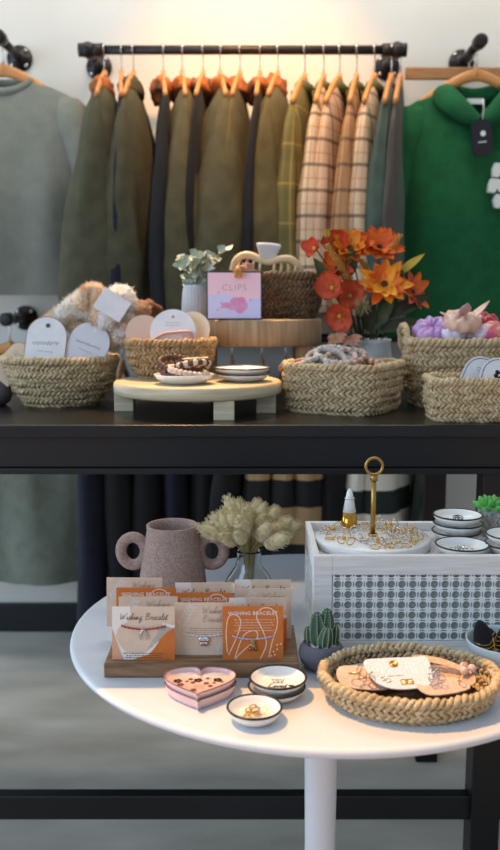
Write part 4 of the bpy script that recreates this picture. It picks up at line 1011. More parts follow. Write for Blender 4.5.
# ---- wooden block and cards
m_bl = M('block_wood', '#9a7656', '#6b5038', rough=.75, vs=9, stretch=(2, 18, 18), bmp=.3, bs=60)
b0 = at(104, 678, T); b1 = at(299, 678, T); BZ = T + .0185
bl_ = thing('card_block', 'dark wooden block holding the bracelet cards on the round table', 'card holder', ((b0.x + b1.x) / 2, b0.y + .065, T))
bw = (b1.x - b0.x) / 2
build('block', box(-bw, bw, -.065, .065, 0, BZ - T), m_bl, bl_, False, bevel=.0015)
m_cb = M('card_sand', '#dcc3ac', '#d6bca4', rough=.75, vs=60); m_cp = M('card_pale', '#ddd0c2', rough=.75); m_corg = M('card_orange', '#cc732f', '#c46b2b', rough=.75, vs=60); m_cpk = M('card_peach', '#d9a181', rough=.75); m_cw = M('card_line_white', '#e9e0d6', rough=.7); m_brn = M('ink_brown', '#4a3226', rough=.7); m_ow = M('ink_soft_white', '#f0d9c6', rough=.7)
def bcard(style, label, pxc, ytop, wpx, group=None, rz=0, tilt=-5, dz=0):
    zt = BZ + .0665 + dz; q = at(pxc, ytop, zt); t = q.y / ray(pxc, ytop).y
    w = wpx / F_PX * t; h = .068
    o = thing('bracelet_card', label, 'card', (q.x, q.y - .0035, BZ - .0015 + dz), rot=(R_(tilt), 0, R_(rz)), group=group)
    st = m_corg if style == 'orange' else m_cb
    build('card_stock', box(-w / 2, w / 2, -.0005, .0005, 0, h), st, o, False)
    X = lambda a: a * w; Z = lambda b: b * h
    pp = lambda pts, off: poly([(X(a), Z(b)) for a, b in pts], off)
    if style == 'orange':
        g = G(); 
        for loop in ([(-.30, .04), (-.16, .45), (.02, .55), (.08, .45), (-.02, .32), (-.2, .14), (-.28, .03), (-.22, .0)], [(-.42, .15), (-.44, .5), (-.40, .8), (-.28, .84), (-.20, .72), (-.26, .45), (-.36, .2), (-.40, .10)], [(.12, .02), (.22, .3), (.16, .55), (.06, .8), (.14, .95), (.28, .96), (.38, .85), (.40, .65), (.32, .35), (.26, .05)]):
            g.add(ribbon(smoothp([(X(a), Z(b)) for a, b in loop], 6), .0011, -.0009))
        for a, b in ((.40, .28), (.46, .3), (.34, .16), (.40, .2), (.3, .08), (.36, .1)): g.add(disc2(X(a), Z(b), .0011, -.0009, 8))
        build('line_art', g, m_ow, o, False, label='pale looping line art')
        build('lettering', textxz('WISHING BRACELET', w * .086, 0, Z(.84), -.0012, bold=.00008, spacing=1.05), m_cw, o, False)
        g = G(); textlines(g, X(-.33), X(.38), [Z(.75), Z(.70), Z(.65), Z(.60), Z(.55)], -.0011, .0006, center=True, seed=3); build('small_print', g, m_ow, o, False)
    elif style == 'blob':
        build('white_shape', G().add(pp([(-.5, 1), (-.22, 1), (-.2, .85), (-.26, .72), (-.40, .6), (-.44, .45), (-.38, .3), (-.28, .16), (-.12, .12), (.04, .16), (.14, .28), (.24, .45), (.36, .56), (.5, .62), (.5, .66), (.3, .70), (.3, .66), (.5, .60), (.42, .55), (.30, .44), (.2, .28), (.1, .1), (-.1, .03), (-.22, -.0), (-.30, 0), (-.36, .14), (-.44, .4), (-.5, .6)], -.0007)), m_cw, o, False, label='white curved band')
        build('peach_corner', G().add(pp([(-.5, 0), (-.30, 0), (-.36, .14), (-.44, .4), (-.5, .6)], -.0009)), m_cpk, o, False, label='peach corner')
        build('orange_corner', G().add(pp([(-.22, 0), (.5, 0), (.5, .62), (.38, .54), (.28, .42), (.19, .26), (.09, .12), (-.08, .06)], -.0009)), m_corg, o, False, label='orange corner')
        build('lettering', script('Wishing Bracelet', w * .058, 0, Z(.76), -.0012, .00048), m_brn, o, False)
        g = G(); textlines(g, X(-.34), X(.36), [Z(.14), Z(.10), Z(.06)], -.0012, .0008, center=True, seed=8); build('small_print', g, m_brn, o, False)
    else:
        for (ox, oz, ang_, n_) in ((-.42, .52, 1.05, 6), (.22, .02, 1.0, 4)):
            g = G(); d_ = np.array((math.cos(ang_), math.sin(ang_))); s_ = np.array((-d_[1], d_[0])); o_ = np.array((X(ox), Z(oz)))
            g.add(ribbon([tuple(o_), tuple(o_ + d_ * (.006 + n_ * .0052))], .0011, -.00082))
            for k in range(n_):
                for sgn in (-1, 1):
                    a_ = o_ + d_ * (.003 + k * .0052); dd = d_ * .7 + s_ * sgn * .7; nn = np.array((-dd[1], dd[0])); L_ = .012 - k * .0008
                    g.add(poly([tuple(a_), tuple(a_ + dd * L_ * .5 + nn * .002), tuple(a_ + dd * L_), tuple(a_ + dd * L_ * .5 - nn * .002)], -.0008))
            build('leaf_print', g, m_cp, o, False, label='pale leaf print')
        g = script('Wishing', w * .065, X(.16), Z(.80), -.0012, .0004); h2 = script('Bracelet', w * .062, X(.16), Z(.64), -.0012, .0004); g.add((h2.verts(), h2.f))
        build('lettering', g, M('ink_taupe', '#9a8170', rough=.7), o, False)
        g = G(); textlines(g, X(-.3), X(.42), [Z(.52), Z(.48), Z(.44), Z(.40)], -.0011, .0006, center=True, seed=5); build('small_print', g, M('ink_taupe', '#9a8170'), o, False)
    o['w'] = w
    return o, w
cards = [
 ('leaf', 'beige leaf printed card, highest and furthest left on the block', 134, 578, 56, -2, .0), ('orange', 'orange lettered card, only its top strip visible at left of the block', 146, 588, 60, 0, 0),
 ('leaf', 'beige leaf card directly behind the white curved card at left front', 148, 597, 59, 1, 0), ('blob', 'sand and orange card with script title and red cord, front left of the block', 143, 607, 63, -1, 0),
 ('blob', 'script titled card peeking highest behind the butterfly card', 203, 583, 56, 0, 0), ('orange', 'orange lettered card, only a strip visible above the butterfly card', 204, 593, 58, 0, 0), ('leaf', 'beige leaf card with the silver butterfly bracelet at the centre of the block', 204, 603, 60, 0, 0),
 ('blob', 'script titled card, highest and furthest back at right of the block', 263, 580, 56, 0, 0), ('leaf', 'beige leaf card in the middle of the right hand stack on the block', 264, 589, 55, 0, 0), ('blob', 'script titled card just behind the orange card at front right', 258, 598, 58, 1, 0), ('orange', 'orange card with pale looping lines and lavender bracelet at front right of the block', 253, 606.5, 61, 1, 0)]
CR = {}
for st, lb, px, yt, wp, rz, dz in cards: CR[lb], _ = bcard(st, lb, px, yt, wp, rz=rz)
m_sil = M('silver', '#cfcfcf', rough=.2, metal=1); m_gold = M('gold_bright', '#dcae5c', rough=.2, metal=1)
def charm_bracelet(label, card, z, span, cm, metal, charm):
    o = thing('charm_bracelet', label, 'bracelet', card.location, rot=tuple(card.rotation_euler)); w = span
    sag = lambda t: z - .004 * (1 - (2 * t - 1) ** 2)
    path = [(-w / 2 + w * t, -.0022, sag(t)) for t in np.linspace(0, 1, 24)]
    build('cord', tube([(-w / 2, -.0005, sag(0) + .0005)] + path + [(w / 2, -.0005, sag(1) + .0005)], .0009, n=6), cm, o)
    g = G(); rr = random.Random(3)
    for t in (.08, .18, .27, .36, .64, .73, .82, .92): g.add(sphere((-w / 2 + w * t, -.0024, sag(t)), .0014, n=8, m=6))
    build('knots', g, cm, o)
    zc_ = z - .0105; g = G()
    if charm == 'wishbone': g.add(tube(smoothp([(-.0035, -.003, zc_ - .006), (-.0042, -.003, zc_), (0, -.003, zc_ + .006), (.0042, -.003, zc_), (.0035, -.003, zc_ - .006)], 5), .0011, n=6))
    elif charm == 'butterfly':
        for s in (-1, 1): g.add(lumpy((s * .0034, -.003, zc_ + .002), (.0036, .0008, .0034), .2, 2)); g.add(lumpy((s * .0026, -.003, zc_ - .003), (.0026, .0008, .0028), .2, 2))
        g.add(sphere((0, -.0034, zc_), .0009, .0012, .006))
    else:
        g.add(sphere((0, -.003, zc_ + .003), .0030, .001, .0032)); g.add(lumpy((0, -.003, zc_ - .002), (.0036, .0012, .005), .2, 2)); g.add(tube([(-.003, -.003, zc_ - .004), (-.0045, -.003, zc_ - .008)], .0010, n=6)); g.add(tube([(.003, -.003, zc_ - .004), (.0045, -.003, zc_ - .008)], .0010, n=6))
    build('charm', g, metal, o, label=('silver' if metal is m_sil else 'bronze') + ' charm'); 
    build('jump_ring', tube([(.0016 * math.cos(a), -.003, z - .0035 + .0016 * math.sin(a)) for a in np.linspace(0, 2 * PI, 12, endpoint=False)], .0004, n=5, closed=True, ref=(0, 1, 0)), metal, o)
cl_ = list(CR)
charm_bracelet('red cord bracelet with a silver wishbone charm on the front left card', CR[cl_[3]], .044, .054, M('cord_red', '#a8322f', rough=.8), m_sil, 'wishbone')
charm_bracelet('white cord bracelet with a silver butterfly charm on the centre leaf card', CR[cl_[6]], .030, .058, M('cord_white', '#ded6cc', rough=.8), m_sil, 'butterfly')
charm_bracelet('lavender cord bracelet with a bronze charm on the front right orange card', CR[cl_[10]], .031, .050, M('cord_lavender', '#c0b3d4', rough=.8), M('bronze', '#a98a62', rough=.3, metal=1), 'turtle')

# ---- heart dishes
m_hp = M('heart_glaze_pink', '#e8c9c9', '#e3c1c0', rough=.22, coat=.4, vs=20); m_hi = M('heart_glaze_inside', '#eab6a6', rough=.25, coat=.4)
def heart(n=72):
    pts = []
    for i in range(n):
        t = 2 * PI * i / n; x = 16 * math.sin(t) ** 3; y = 13 * math.cos(t) - 5 * math.cos(2 * t) - 2 * math.cos(3 * t) - math.cos(4 * t)
        y += 3.4 * math.exp(-(x / 5.0) ** 2) * (1 if y > 0 else 0) + 1.8 * math.exp(-(x / 3.0) ** 2) * (1 if y < -8 else 0)
        pts.append((x / 16, (y + 2.0) / 16))
    return np.array(pts)
hc = at(199.5, 683, T + .02); hs = .0428
H0 = heart()
def heart_dish(label, loc):
    o = thing('heart_dish', label, 'dish', loc); h = .0125; n = len(H0)
    rings = [(.0, .001), (.84, 0), (.89, .001), (.95, h * .5), (.99, h - .001), (1.0, h), (.98, h + .0005), (.96, h - .0008), (.93, h - .0035), (.89, h - .0048), (.0, h - .005)]
    v = []; f = []; mi = []
    for k, z in rings: v += [(x * k * hs, y * k * hs * 1.05, z) for x, y in H0]
    for j in range(len(rings) - 1):
        f += [(j * n + (i + 1) % n, j * n + i, (j + 1) * n + i, (j + 1) * n + (i + 1) % n) for i in range(n)]
    g = G().add((v, f)); g.mi = [1 if j >= 8 else 0 for j in range(len(rings) - 1) for i in range(n)]
    build('bowl', g, [m_hp, m_hi], o)
    build('rim', tube([(x * .985 * hs, y * .985 * hs * 1.05, h + .0004) for x, y in H0], .0007, n=6, closed=True, ref=(0, 0, 1)), M('heart_rim_brown', '#8a5a4a', rough=.4), o, label='thin brown rim')
    return o
hx, hy = hc.x, hc.y + .002
h1 = heart_dish('pink heart shaped dish, lower of the stacked pair', (hx, hy, T)); h2 = heart_dish('pink heart shaped dish with black flowers, upper of the stacked pair', (hx - .0005, hy + .001, T + .0078))
g = G()
def flat(g, vf, z): v = [(x, y_, z) for x, _, y_ in vf[0]]; g.add((v, [tuple(reversed(q)) for q in vf[1]] if False else vf[1]))
def flower_print(g, x, y, s, z):
    for k in range(5): flat(g, disc2(x + s * .62 * math.cos(k * 1.257), y + s * .62 * math.sin(k * 1.257), s * .48, 0, 9), z)
for x, y, s in ((-.026, .012, .0052), (-.002, .014, .0052), (.021, .015, .0052)): flower_print(g, x, y, s, .0079)
build('black_flower_print', g, m_inkb, h2, False, label='black flowers')
g = G()
for x, y, s in ((-.022, .002, .0042), (-.008, .008, .0030), (-.006, -.012, .0036), (.008, .006, .0034), (.013, -.001, .0028), (-.011, .017, .003), (.009, .019, .0026), (.017, .007, .0022), (-.015, .011, .0022), (.026, .010, .0022)): flower_print(g, x, y, s, .0079)
build('brown_flower_print', g, M('print_sepia', '#6d3b2c', rough=.5), h2, False, label='small brown flowers')
g = G(); tg_ = G(); textlines(tg_, -.007, .007, [.001, -.003, -.007], 0, .0008, center=True, seed=4)
build('small_print', (np.array([(x, z, .0079) for x, _, z in tg_.verts()]), tg_.f), m_brn, h2, False)

# ---- round trinket dishes
q = at(278, 677, T + .023)
rd = (q.x, q.y)
dA = dish('trinket_dish', 'white round dish with black rim, lower of the pair beside the heart dishes', (rd[0] - .0015, rd[1] - .001, T), .0335, .0130, rimw=.0014, flat=.62)
uD = dish('trinket_dish', 'white round dish lettered YOU ARE Loved, upper of the pair beside the heart dishes', (rd[0], rd[1] + .001, T + .0095), .0335, .0130, rimw=.0014, flat=.62)
g = G(); v, f = text2d('YOU\nARE', .0066, bold=.0001, spacing=1.2); g.add(([(x, y + .0085, .0047) for x, y, z in v], f))
s_ = script('Loved', .0052, 0, 0, 0, .0011); g.add(([(x - .002, z - .0095, .0047) for x, _, z in s_.verts()], s_.f))
g.add(([(x * .0035 + .0155, y * .0035 - .006, .0047) for x, y in H0], [tuple(range(len(H0)))]))
build('lettering', g, m_inkb, uD, False)
q = at(254.5, 705, T + .018)
sd_ = dish('trinket_dish', 'small white round dish with black rim at the front edge holding earrings', (q.x, q.y, T), .0305, .0160, rimw=.0014, flat=.55)
sdx, sdy = q.x, q.y
rr = random.Random(8)
def ring_obj(label, loc, rot, R0, r, mt, group=None, name='finger_ring', cat='ring', stone=None):
    o = thing(name, label, cat, loc, rot=rot, group=group)
    build('band', tube([(R0 * math.cos(a), 0, R0 * math.sin(a)) for a in np.linspace(0, 2 * PI, 22, endpoint=False)], r, n=6, closed=True, ref=(0, 1, 0)), mt, o)
    if stone: build('stone', sphere((0, 0, R0 + stone * .4), stone, n=8, m=6), M('crystal', '#e6e2da', rough=.08, coat=.5), o)
    return o
for i in range(9):
    a = rr.uniform(0, 6.28); d = rr.uniform(0, .013)
    ring_obj('small gold earring lying in the front round dish', (sdx + d * math.cos(a) - .002, sdy + d * math.sin(a), T + .0064 + rr.uniform(.0005, .005)), (PI / 2 + rr.uniform(-.5, .5), rr.uniform(-.5, .5), rr.uniform(0, 6)), rr.uniform(.0035, .0055), .0007, m_gold if i % 3 else M('bronze', ''), group='earrings in the front round dish', name='earring', cat='earring', stone=.0014)

# ---- cactus
q = at(323, 676, T); cpx, cpy = q.x, q.y + .026
cp = thing('cactus_pot', 'round slate grey pot of a small cactus by the rattan box', 'pot', (cpx, cpy, T))
build('pot', lathe([(0, 0), (.017, 0), (.0205, .002), (.0265, .010), (.029, .018), (.0275, .027), (.0235, .033), (.0215, .0335), (.0212, .031), (.0212, .028), (0, .028)], 44), M('pot_slate', '#66646c', '#5c5a62', rough=.75, vs=40), cp)
m_gr = M('gravel_white', '#d6d1ca', '#9e968e', rough=.8, vs=200)
g = G(); rr = random.Random(4)
for i in range(70):
    a = rr.uniform(0, 6.28); d = .020 * math.sqrt(rr.random()); g.add(lumpy((d * math.cos(a), d * math.sin(a), .029 + rr.uniform(0, .0015)), rr.uniform(.0016, .0027), .5, 1.5, 7, 5, seed=i))
build('gravel', g, m_gr, cp, kind='stuff')
m_ca = M('cactus_green', '#4f6b55', '#3c5745', rough=.65, vs=60); m_cs = M('cactus_spine', '#b9bd9c', rough=.8)
cact = thing('cactus', 'clump of ribbed green cactus stems in the slate grey pot', 'cactus', (cpx, cpy, T + .028))
def cactus_stem(x, y, h, r, tx, ty, seed):
    n = 40; v = []; rows = 16
    for j in range(rows):
        q = j / (rows - 1); k = r * (math.sin(PI * min(.5, q * .9 + .22)) if q < .3 else math.sqrt(max(0.0, 1 - ((q - .3) / .7) ** 2.4)))
        for i in range(n):
            a = 2 * PI * i / n; m = k * (1 + .22 * math.cos(7 * a + seed)); v.append((x + m * math.cos(a) + tx * q * q, y + m * math.sin(a) + ty * q * q, h * q))
    f = [(j * n + i, j * n + (i + 1) % n, (j + 1) * n + (i + 1) % n, (j + 1) * n + i) for j in range(rows - 1) for i in range(n)]
    st = build('stem', (v, f), m_ca, cact); g = G()
    for j in range(2, rows - 1):
        for rb in range(7):
            a = (2 * PI * rb - seed) / 7; i = int(round(a / (2 * PI) * n)) % n; p = v[j * n + i]; g.add(sphere(p, .0008, n=5, m=4))
    build('spines', g, m_cs, st)
for a in ((-.004, .002, .045, .0095, -.002, 0, 0), (.005, .004, .049, .009, .002, 0, 1), (.0035, -.008, .030, .0075, .003, -.003, 2), (-.014, .006, .024, .006, -.003, 0, 3), (.0155, .004, .027, .0065, .003, 0, 4)): cactus_stem(*a)

# ---- rattan box
q0 = at(313, 647, T); bx0, by0 = q0.x, q0.y; by1 = at(301, 521, P(314, 556, by0).z).y
BT = P(314, 556, by0).z; bx1 = .405; fr = .006
m_wb = M('whitewashed_wood', '#e6e3df', '#d8d3cd', rough=.7, vs=12, stretch=(1.5, 20, 20), bmp=.15, bs=60)
m_cane = M('white_cane', '#e9e9e5', rough=.6)
rb = thing('rattan_box', 'whitewashed wooden box with round holed cane panels on the round table', 'box', (0, 0, 0))
st_w = .0245; tr = .026; brl = .008
def rot_frame(nm, x0, x1, y0, y1, z0, z1): build(nm, box(x0, x1, y0, y1, z0, z1), m_wb, rb, False, bevel=.0008)
def fr_front(y0, y1, label):
    g = G().add(box(bx0, bx0 + st_w, y0, y1, T, BT)).add(box(bx1 - st_w, bx1, y0, y1, T, BT)).add(box(bx0 + st_w, bx1 - st_w, y0, y1, BT - tr, BT)).add(box(bx0 + st_w, bx1 - st_w, y0, y1, T, T + brl))
    return build('frame', g, m_wb, rb, False, bevel=.0008)
fr_front(by0, by0 + .010, 'front'); fr_front(by1 - .010, by1, 'back')
for x0, x1 in ((bx0, bx0 + .008), (bx1 - .008, bx1)):
    g = G().add(box(x0, x1, by0 + .0101, by0 + .026, T, BT)).add(box(x0, x1, by1 - .026, by1 - .0101, T, BT)).add(box(x0, x1, by0 + .026, by1 - .026, BT - tr, BT)).add(box(x0, x1, by0 + .026, by1 - .026, T, T + brl))
    build('frame', g, m_wb, rb, False, bevel=.0006)
TZ = BT - .012
build('tray_floor', box(bx0 + .0081, bx1 - .0081, by0 + .0101, by1 - .0101, TZ - .004, TZ), M('tray_white', '#cfcfd0', '#c4c4c6', rough=.6, vs=10), rb, False)
build('base_board', box(bx0 + .0081, bx1 - .0081, by0 + .0101, by1 - .0101, T + .0005, T + .003), m_wb, rb, False)
build('interior_tone_sheet', box(bx0 + .02, bx1 - .02, by0 + .0065, by0 + .0075, T + .006, TZ - .006), M('interior_tone_grey', '#a3a6a3', rough=.9), rb, False, label='added grey sheet for the shaded interior behind the cane')  # sheet added so the shaded box interior reads mid grey through the holes
def cane(w, h, p):
    """cane webbing in the xz plane: plates with a round hole, slots between"""
    g = G(); nx, nz = int(math.ceil(w / p)), int(math.ceil(h / p)); V = []; F = []; idx = {}
    def vt(x, z):
        x = min(max(x, 0), w); z = min(max(z, 0), h); k = (round(x, 6), round(z, 6))
        if k not in idx: idx[k] = len(V); V.append((x, 0, z))
        return idx[k]
    def quad(*q):
        i = [vt(*a) for a in q]
        if len(set(i)) > 2:
            u = []; [u.append(a) for a in i if a not in u]; F.append(tuple(u))
    s = p * .43; r = p * .365; n = 16
    for i in range(nx):
        for j in range(nz):
            cx, cz = (i + .5) * p, (j + .5) * p
            for k in range(n):
                pts = []
                for a in (2 * PI * k / n, 2 * PI * (k + 1) / n):
                    c, sn = math.cos(a), math.sin(a); m = s / max(abs(c), abs(sn)); pts.append(((cx + r * c, cz + r * sn), (cx + m * c, cz + m * sn)))
                quad(pts[0][0], pts[0][1], pts[1][1], pts[1][0])
            e = p * .5 - s; L_ = p * .25
            for sx, sz in ((1, 0), (0, 1)):   # bridge to the next cell, leaving slots
                for a0, a1 in ((-s, -L_), (L_, s)):
                    if sx: quad((cx + s, cz + a0), (cx + s + 2 * e, cz + a0), (cx + s + 2 * e, cz + a1), (cx + s, cz + a1))
                    else: quad((cx + a0, cz + s), (cx + a1, cz + s), (cx + a1, cz + s + 2 * e), (cx + a0, cz + s + 2 * e))
                
            x, z = cx + s, cz + s
            quad((x, z), (x + 2 * e, z), (x + 2 * e, z + 2 * e), (x, z + 2 * e))
    g.add((V, F)); return g
pw = bx1 - bx0 - 2 * st_w
build('cane_panel', cane(pw, BT - tr - T - brl, .0143), m_cane, rb, False, solid=.0016, loc=(bx0 + st_w, by0 + .002, T + brl))
build('cane_panel', cane(by1 - by0 - .052, BT - tr - T - brl, .0143), m_cane, rb, False, solid=.0016, loc=(bx0 + .004, by0 + .026, T + brl), rot=(0, 0, PI / 2))

# ---- marble tray, brass ring handle, cone, rings
m_mar = M('marble', '#dedbd7', '#c5c1bd', rough=.3, coat=.2, vs=14, det=8, lo=.45, hi=.75)
q = at(375, 540, TZ + .014); mx, my = q.x, (by0 + by1) / 2 + .001; MR = .0812
mar = thing('marble_tray', 'round pale marble jewellery tray with a brass ring handle on the rattan box', 'tray', (mx, my, TZ))
build('slab', lathe([(0, 0), (MR - .002, 0), (MR, .002), (MR, .012), (MR - .002, .014), (0, .014)], 72), m_mar, mar)
m_br = M('brass', '#b08d4f', rough=.32, metal=1)
top = P(376, 475, my).z - TZ
build('handle_post', G().add(tube([(0, 0, .013), (0, 0, top)], .0036, n=14)).add(tube([(0, 0, top - .008), (0, 0, top)], .0052, n=14)).add(tube([(0, 0, .013), (0, 0, .017)], .0065, n=16)), m_br, mar, label='brass post')
build('handle_ring', tube([(.0118 * math.cos(a), 0, top + .0125 + .0118 * math.sin(a)) for a in np.linspace(0, 2 * PI, 36, endpoint=False)], .0021, n=10, closed=True, ref=(0, 1, 0)), m_br, mar, label='brass ring')
MZ = TZ + .014
q = at(349, 526, MZ)
cone = thing('ring_cone', 'white ceramic ring cone with a shiny gold base on the marble tray', 'ring holder', (q.x, q.y - .002, MZ))
build('cone', lathe([(0, .022), (.0098, .022), (.0055, .046), (.004, .053), (.002, .0565), (0, .0575)], 32), m_cer, cone)
build('gold_base', lathe([(0, 0), (.0125, 0), (.0128, .001), (.0099, .0221), (0, .0221)], 32), M('gold_mirror', '#c9923c', rough=.12, metal=1), cone)
ring_obj('beaded silver ring stacked round the middle of the white ring cone', (q.x, q.y - .002, MZ + .043), (PI / 2, 0, 0), .0072, .0010, m_sil, stone=.0012)
rr = random.Random(17); spots = []
for i in range(400):
    a = rr.uniform(0, 6.28); d = MR * rr.uniform(.30, .86); x, y = mx + d * math.cos(a), my + d * math.sin(a)
    if math.hypot(x - q.x, y - q.y) < .022 or any(math.hypot(x - u, y - w_) < .0098 for u, w_ in spots): continue
    spots.append((x, y))
    if len(spots) >= 62: break
pr = {}
for i, (x, y) in enumerate(spots):
    kind = 'gold' if rr.random() < .68 else 'silver'; stn = rr.random() < .6; R0 = rr.choice((.0054, .0060, .0066)); key = (kind, stn, R0)
    lb = ('small %s ring %s lying among many on the marble tray' % (kind, 'set with a crystal' if stn else 'with a plain band')); gp = '%s %s rings on the marble tray' % (kind, 'crystal' if stn else 'plain')
    up_ = rr.random() < .5
    rot = (rr.uniform(-.25, .25) + .35, 0, rr.uniform(-1.2, 1.2)) if up_ else (PI / 2 + rr.uniform(-.2, .2), rr.uniform(-.2, .2), rr.uniform(0, 6))
    z = MZ + (R0 * .93 + .0008 if up_ else .0018)
    if key in pr: dup(pr[key], (x, y, z), rot, lb, gp)
    else: pr[key] = ring_obj(lb, (x, y, z), rot, R0, .0007, m_gold if kind == 'gold' else m_sil, group=gp, stone=.0014 if stn else None)
# dishes on the box
q = at(459, 535, TZ + .02); sx, sy = .305, by0 + .118
r0 = .0355
sx = at(460, 530, TZ + .02).x
names = ['bottom', 'middle', 'top']
pd = None
for i in range(3):
    lb = 'white black rimmed dish, %s of the stack of three on the rattan box' % names[i]; L_ = (sx + (-.001, .001, 0)[i], sy, TZ + .0120 * i)
    pd = dish('trinket_dish', lb, L_, r0, .0148, rimw=.0012, flat=.6) if i == 0 else pd
    if i: dup(pd, L_, label=lb)
fx, fy = at(461, 545, TZ + .012).x, by0 + .0462
dup(pd, (fx, fy, TZ), label='white black rimmed dish of silver rings in front of the stack of three', scale=1.02)
rx_, ry_ = fx + .0735, fy + .006
rx_ = min(rx_, bx1 - .046); 
dup(pd, (rx_ , by0 + .052, TZ), label='white black rimmed dish, lower of the pair at the right end of the rattan box', scale=.98)
dup(pd, (rx_ + .001, by0 + .053, TZ + .0132), label='white black rimmed dish, upper of the pair at the right end of the rattan box', scale=.98)
for i in range(12):
    a = rr.uniform(0, 6.28); d = rr.uniform(.002, .016)
    ring_obj('thin silver ring in the dish in front of the stack of three', (fx + d * math.cos(a), fy + d * math.sin(a), TZ + .0060 + rr.uniform(0, .002)), (PI / 2 + rr.uniform(-.4, .4), rr.uniform(-.4, .4), 0), rr.uniform(.005, .008), .0007, m_sil, group='silver rings in the front dish on the rattan box', stone=.0014)
for i in range(8):
    a = rr.uniform(0, 6.28); d = rr.uniform(.002, .014)
    ring_obj('thin dark silver ring in the top dish of the stack of three', (sx + d * math.cos(a), sy + d * math.sin(a), TZ + .024 + .0060 + rr.uniform(0, .002)), (PI / 2 + rr.uniform(-.4, .4), rr.uniform(-.4, .4), 0), rr.uniform(.005, .008), .0007, M('dark_silver', '#6d6d70', rough=.3, metal=1), group='rings in the top dish of the stack', stone=.0014)
# succulent
q = P(491, 523, by1 - .030)
sc = thing('succulent_pot', 'small glass pot of pebbles with a green succulent at the right edge', 'pot', (min(q.x, bx1 - .030), by1 - .0330, TZ))
sc.scale = (1.08, 1.08, 1.25)
mthin = M('thin_glass', '#dfe6e4', rough=.06); mthin.node_tree.nodes['Principled BSDF'].inputs['Alpha'].default_value = .18
build('glass', lathe([(0, 0), (.0185, 0), (.0200, .002), (.0205, .036), (.0195, .036), (.019, .003), (0, .003)], 36), mthin, sc)
g = G()
for i in range(170):
    a = rr.uniform(0, 6.28); d = .0168 * math.sqrt(rr.random()); g.add(lumpy((d * math.cos(a), d * math.sin(a), .006 + rr.uniform(0, .022)), rr.uniform(.002, .003), .5, 1.5, 7, 5, seed=i))
build('pebbles', g, M('pebble_tan', '#a08a76', '#d0c2b2', rough=.8, vs=150), sc, kind='stuff')
su = thing('succulent', 'bright green rosette succulent in the glass pot of pebbles', 'plant', (sc.location.x, sc.location.y, TZ + .034)); su.scale = (1.25,) * 3; g = G()
for l, (n_, el, L_) in enumerate(((9, .45, .026), (8, .85, .024), (6, 1.2, .02), (3, 1.45, .015))):
    for k in range(n_):
        a = 2 * PI * k / n_ + l * .4; d = np.array((math.cos(a) * math.cos(el), math.sin(a) * math.cos(el), math.sin(el)))
        g.add(tube([d * L_ * t for t in np.linspace(0, 1, 9)], [.0045 * math.sin(PI * (t * .86 + .12)) ** .7 + .0003 for t in np.linspace(0, 1, 9)], n=8))
build('leaves', g, M('succulent_green', '#5fae4e', '#3f8f43', rough=.45, vs=50, sss=.1), su)

# ---- bowl of black headbands at the right
q = at(503, 676, T); BX, BY = q.x, q.y + .032
BX = P(501, 655, 1.055).x; BY = 1.040
m_bw = M('bowl_duck_egg', '#cfdbdf', '#c4d2d8', rough=.35, coat=.2, vs=10)
bo = thing('ceramic_bowl', 'pale blue ridged bowl of black scrunchies at the right edge of the round table', 'bowl', (BX, BY, T))
hb = .040
build('bowl', lathe([(0, 0), (.026, 0), (.029, .001), (.036, .010), (.0425, .020), (.0425, .0215), (.044, .023), (.0480, hb - .002), (.0485, hb), (.0470, hb), (.0455, hb - .004), (.041, .020), (.033, .010), (0, .006)], 56), m_bw, bo)
m_gb = M('gold_band', '#c9a257', rough=.25, metal=1)
def hairtie(label, x, y, z, rot, L=.042, r=.012):
    o = thing('hair_tie', label, 'hair tie', (BX + x, BY + y, T + z), rot=rot); 
    v, f = tube([(0, 0, t * L) for t in np.linspace(0, 1, 16)], [r * (math.sin(PI * (t * .9 + .08)) ** .6) for t in np.linspace(0, 1, 16)], n=20)
    v = np.array([p * (1 + .10 * noise.noise(Vector(p) * 120), 1 + .10 * noise.noise(Vector(p) * 120), 1) for p in v]); build('velvet_loop', (v, f), m_blk, o)
    for k in range(4): build('gold_wire', tube([((r * 1.02) * math.cos(a), (r * 1.02) * math.sin(a), L * (.16 + .10 * k) + .0012 * math.sin(a * 3 + k)) for a in np.linspace(0, 2 * PI, 30, endpoint=False)], .0007, n=5, closed=True, ref=(0, 0, 1)), m_gb, o)
hairtie('black velvet hair tie with gold wire standing at the left of the blue bowl', -.024, -.004, .020, (R_(8), R_(-14), 0), .050)
hairtie('black velvet hair tie with gold wire standing right of the first in the blue bowl', -.001, .004, .018, (R_(-6), R_(12), 0), .045)
hairtie('black velvet hair tie with gold wire at the right edge of the photo', .028, -.006, .022, (R_(6), R_(26), 0), .040)
hairtie('black velvet hair tie lying low at the back of the blue bowl', -.004, .022, .018, (R_(-20), R_(-40), 0), .036)
wt = thing('price_tag', 'small blank wooden tag at the front rim of the blue bowl', 'tag', (BX + .004, BY - .030, T + hb - .002), rot=(R_(-20), R_(4), 0))
build('plaque', box(-.017, .022, -.001, .001, -.010, .008), M('tag_wood', '#dcb78c', '#cda574', rough=.6, vs=60), wt, False, bevel=.0004)

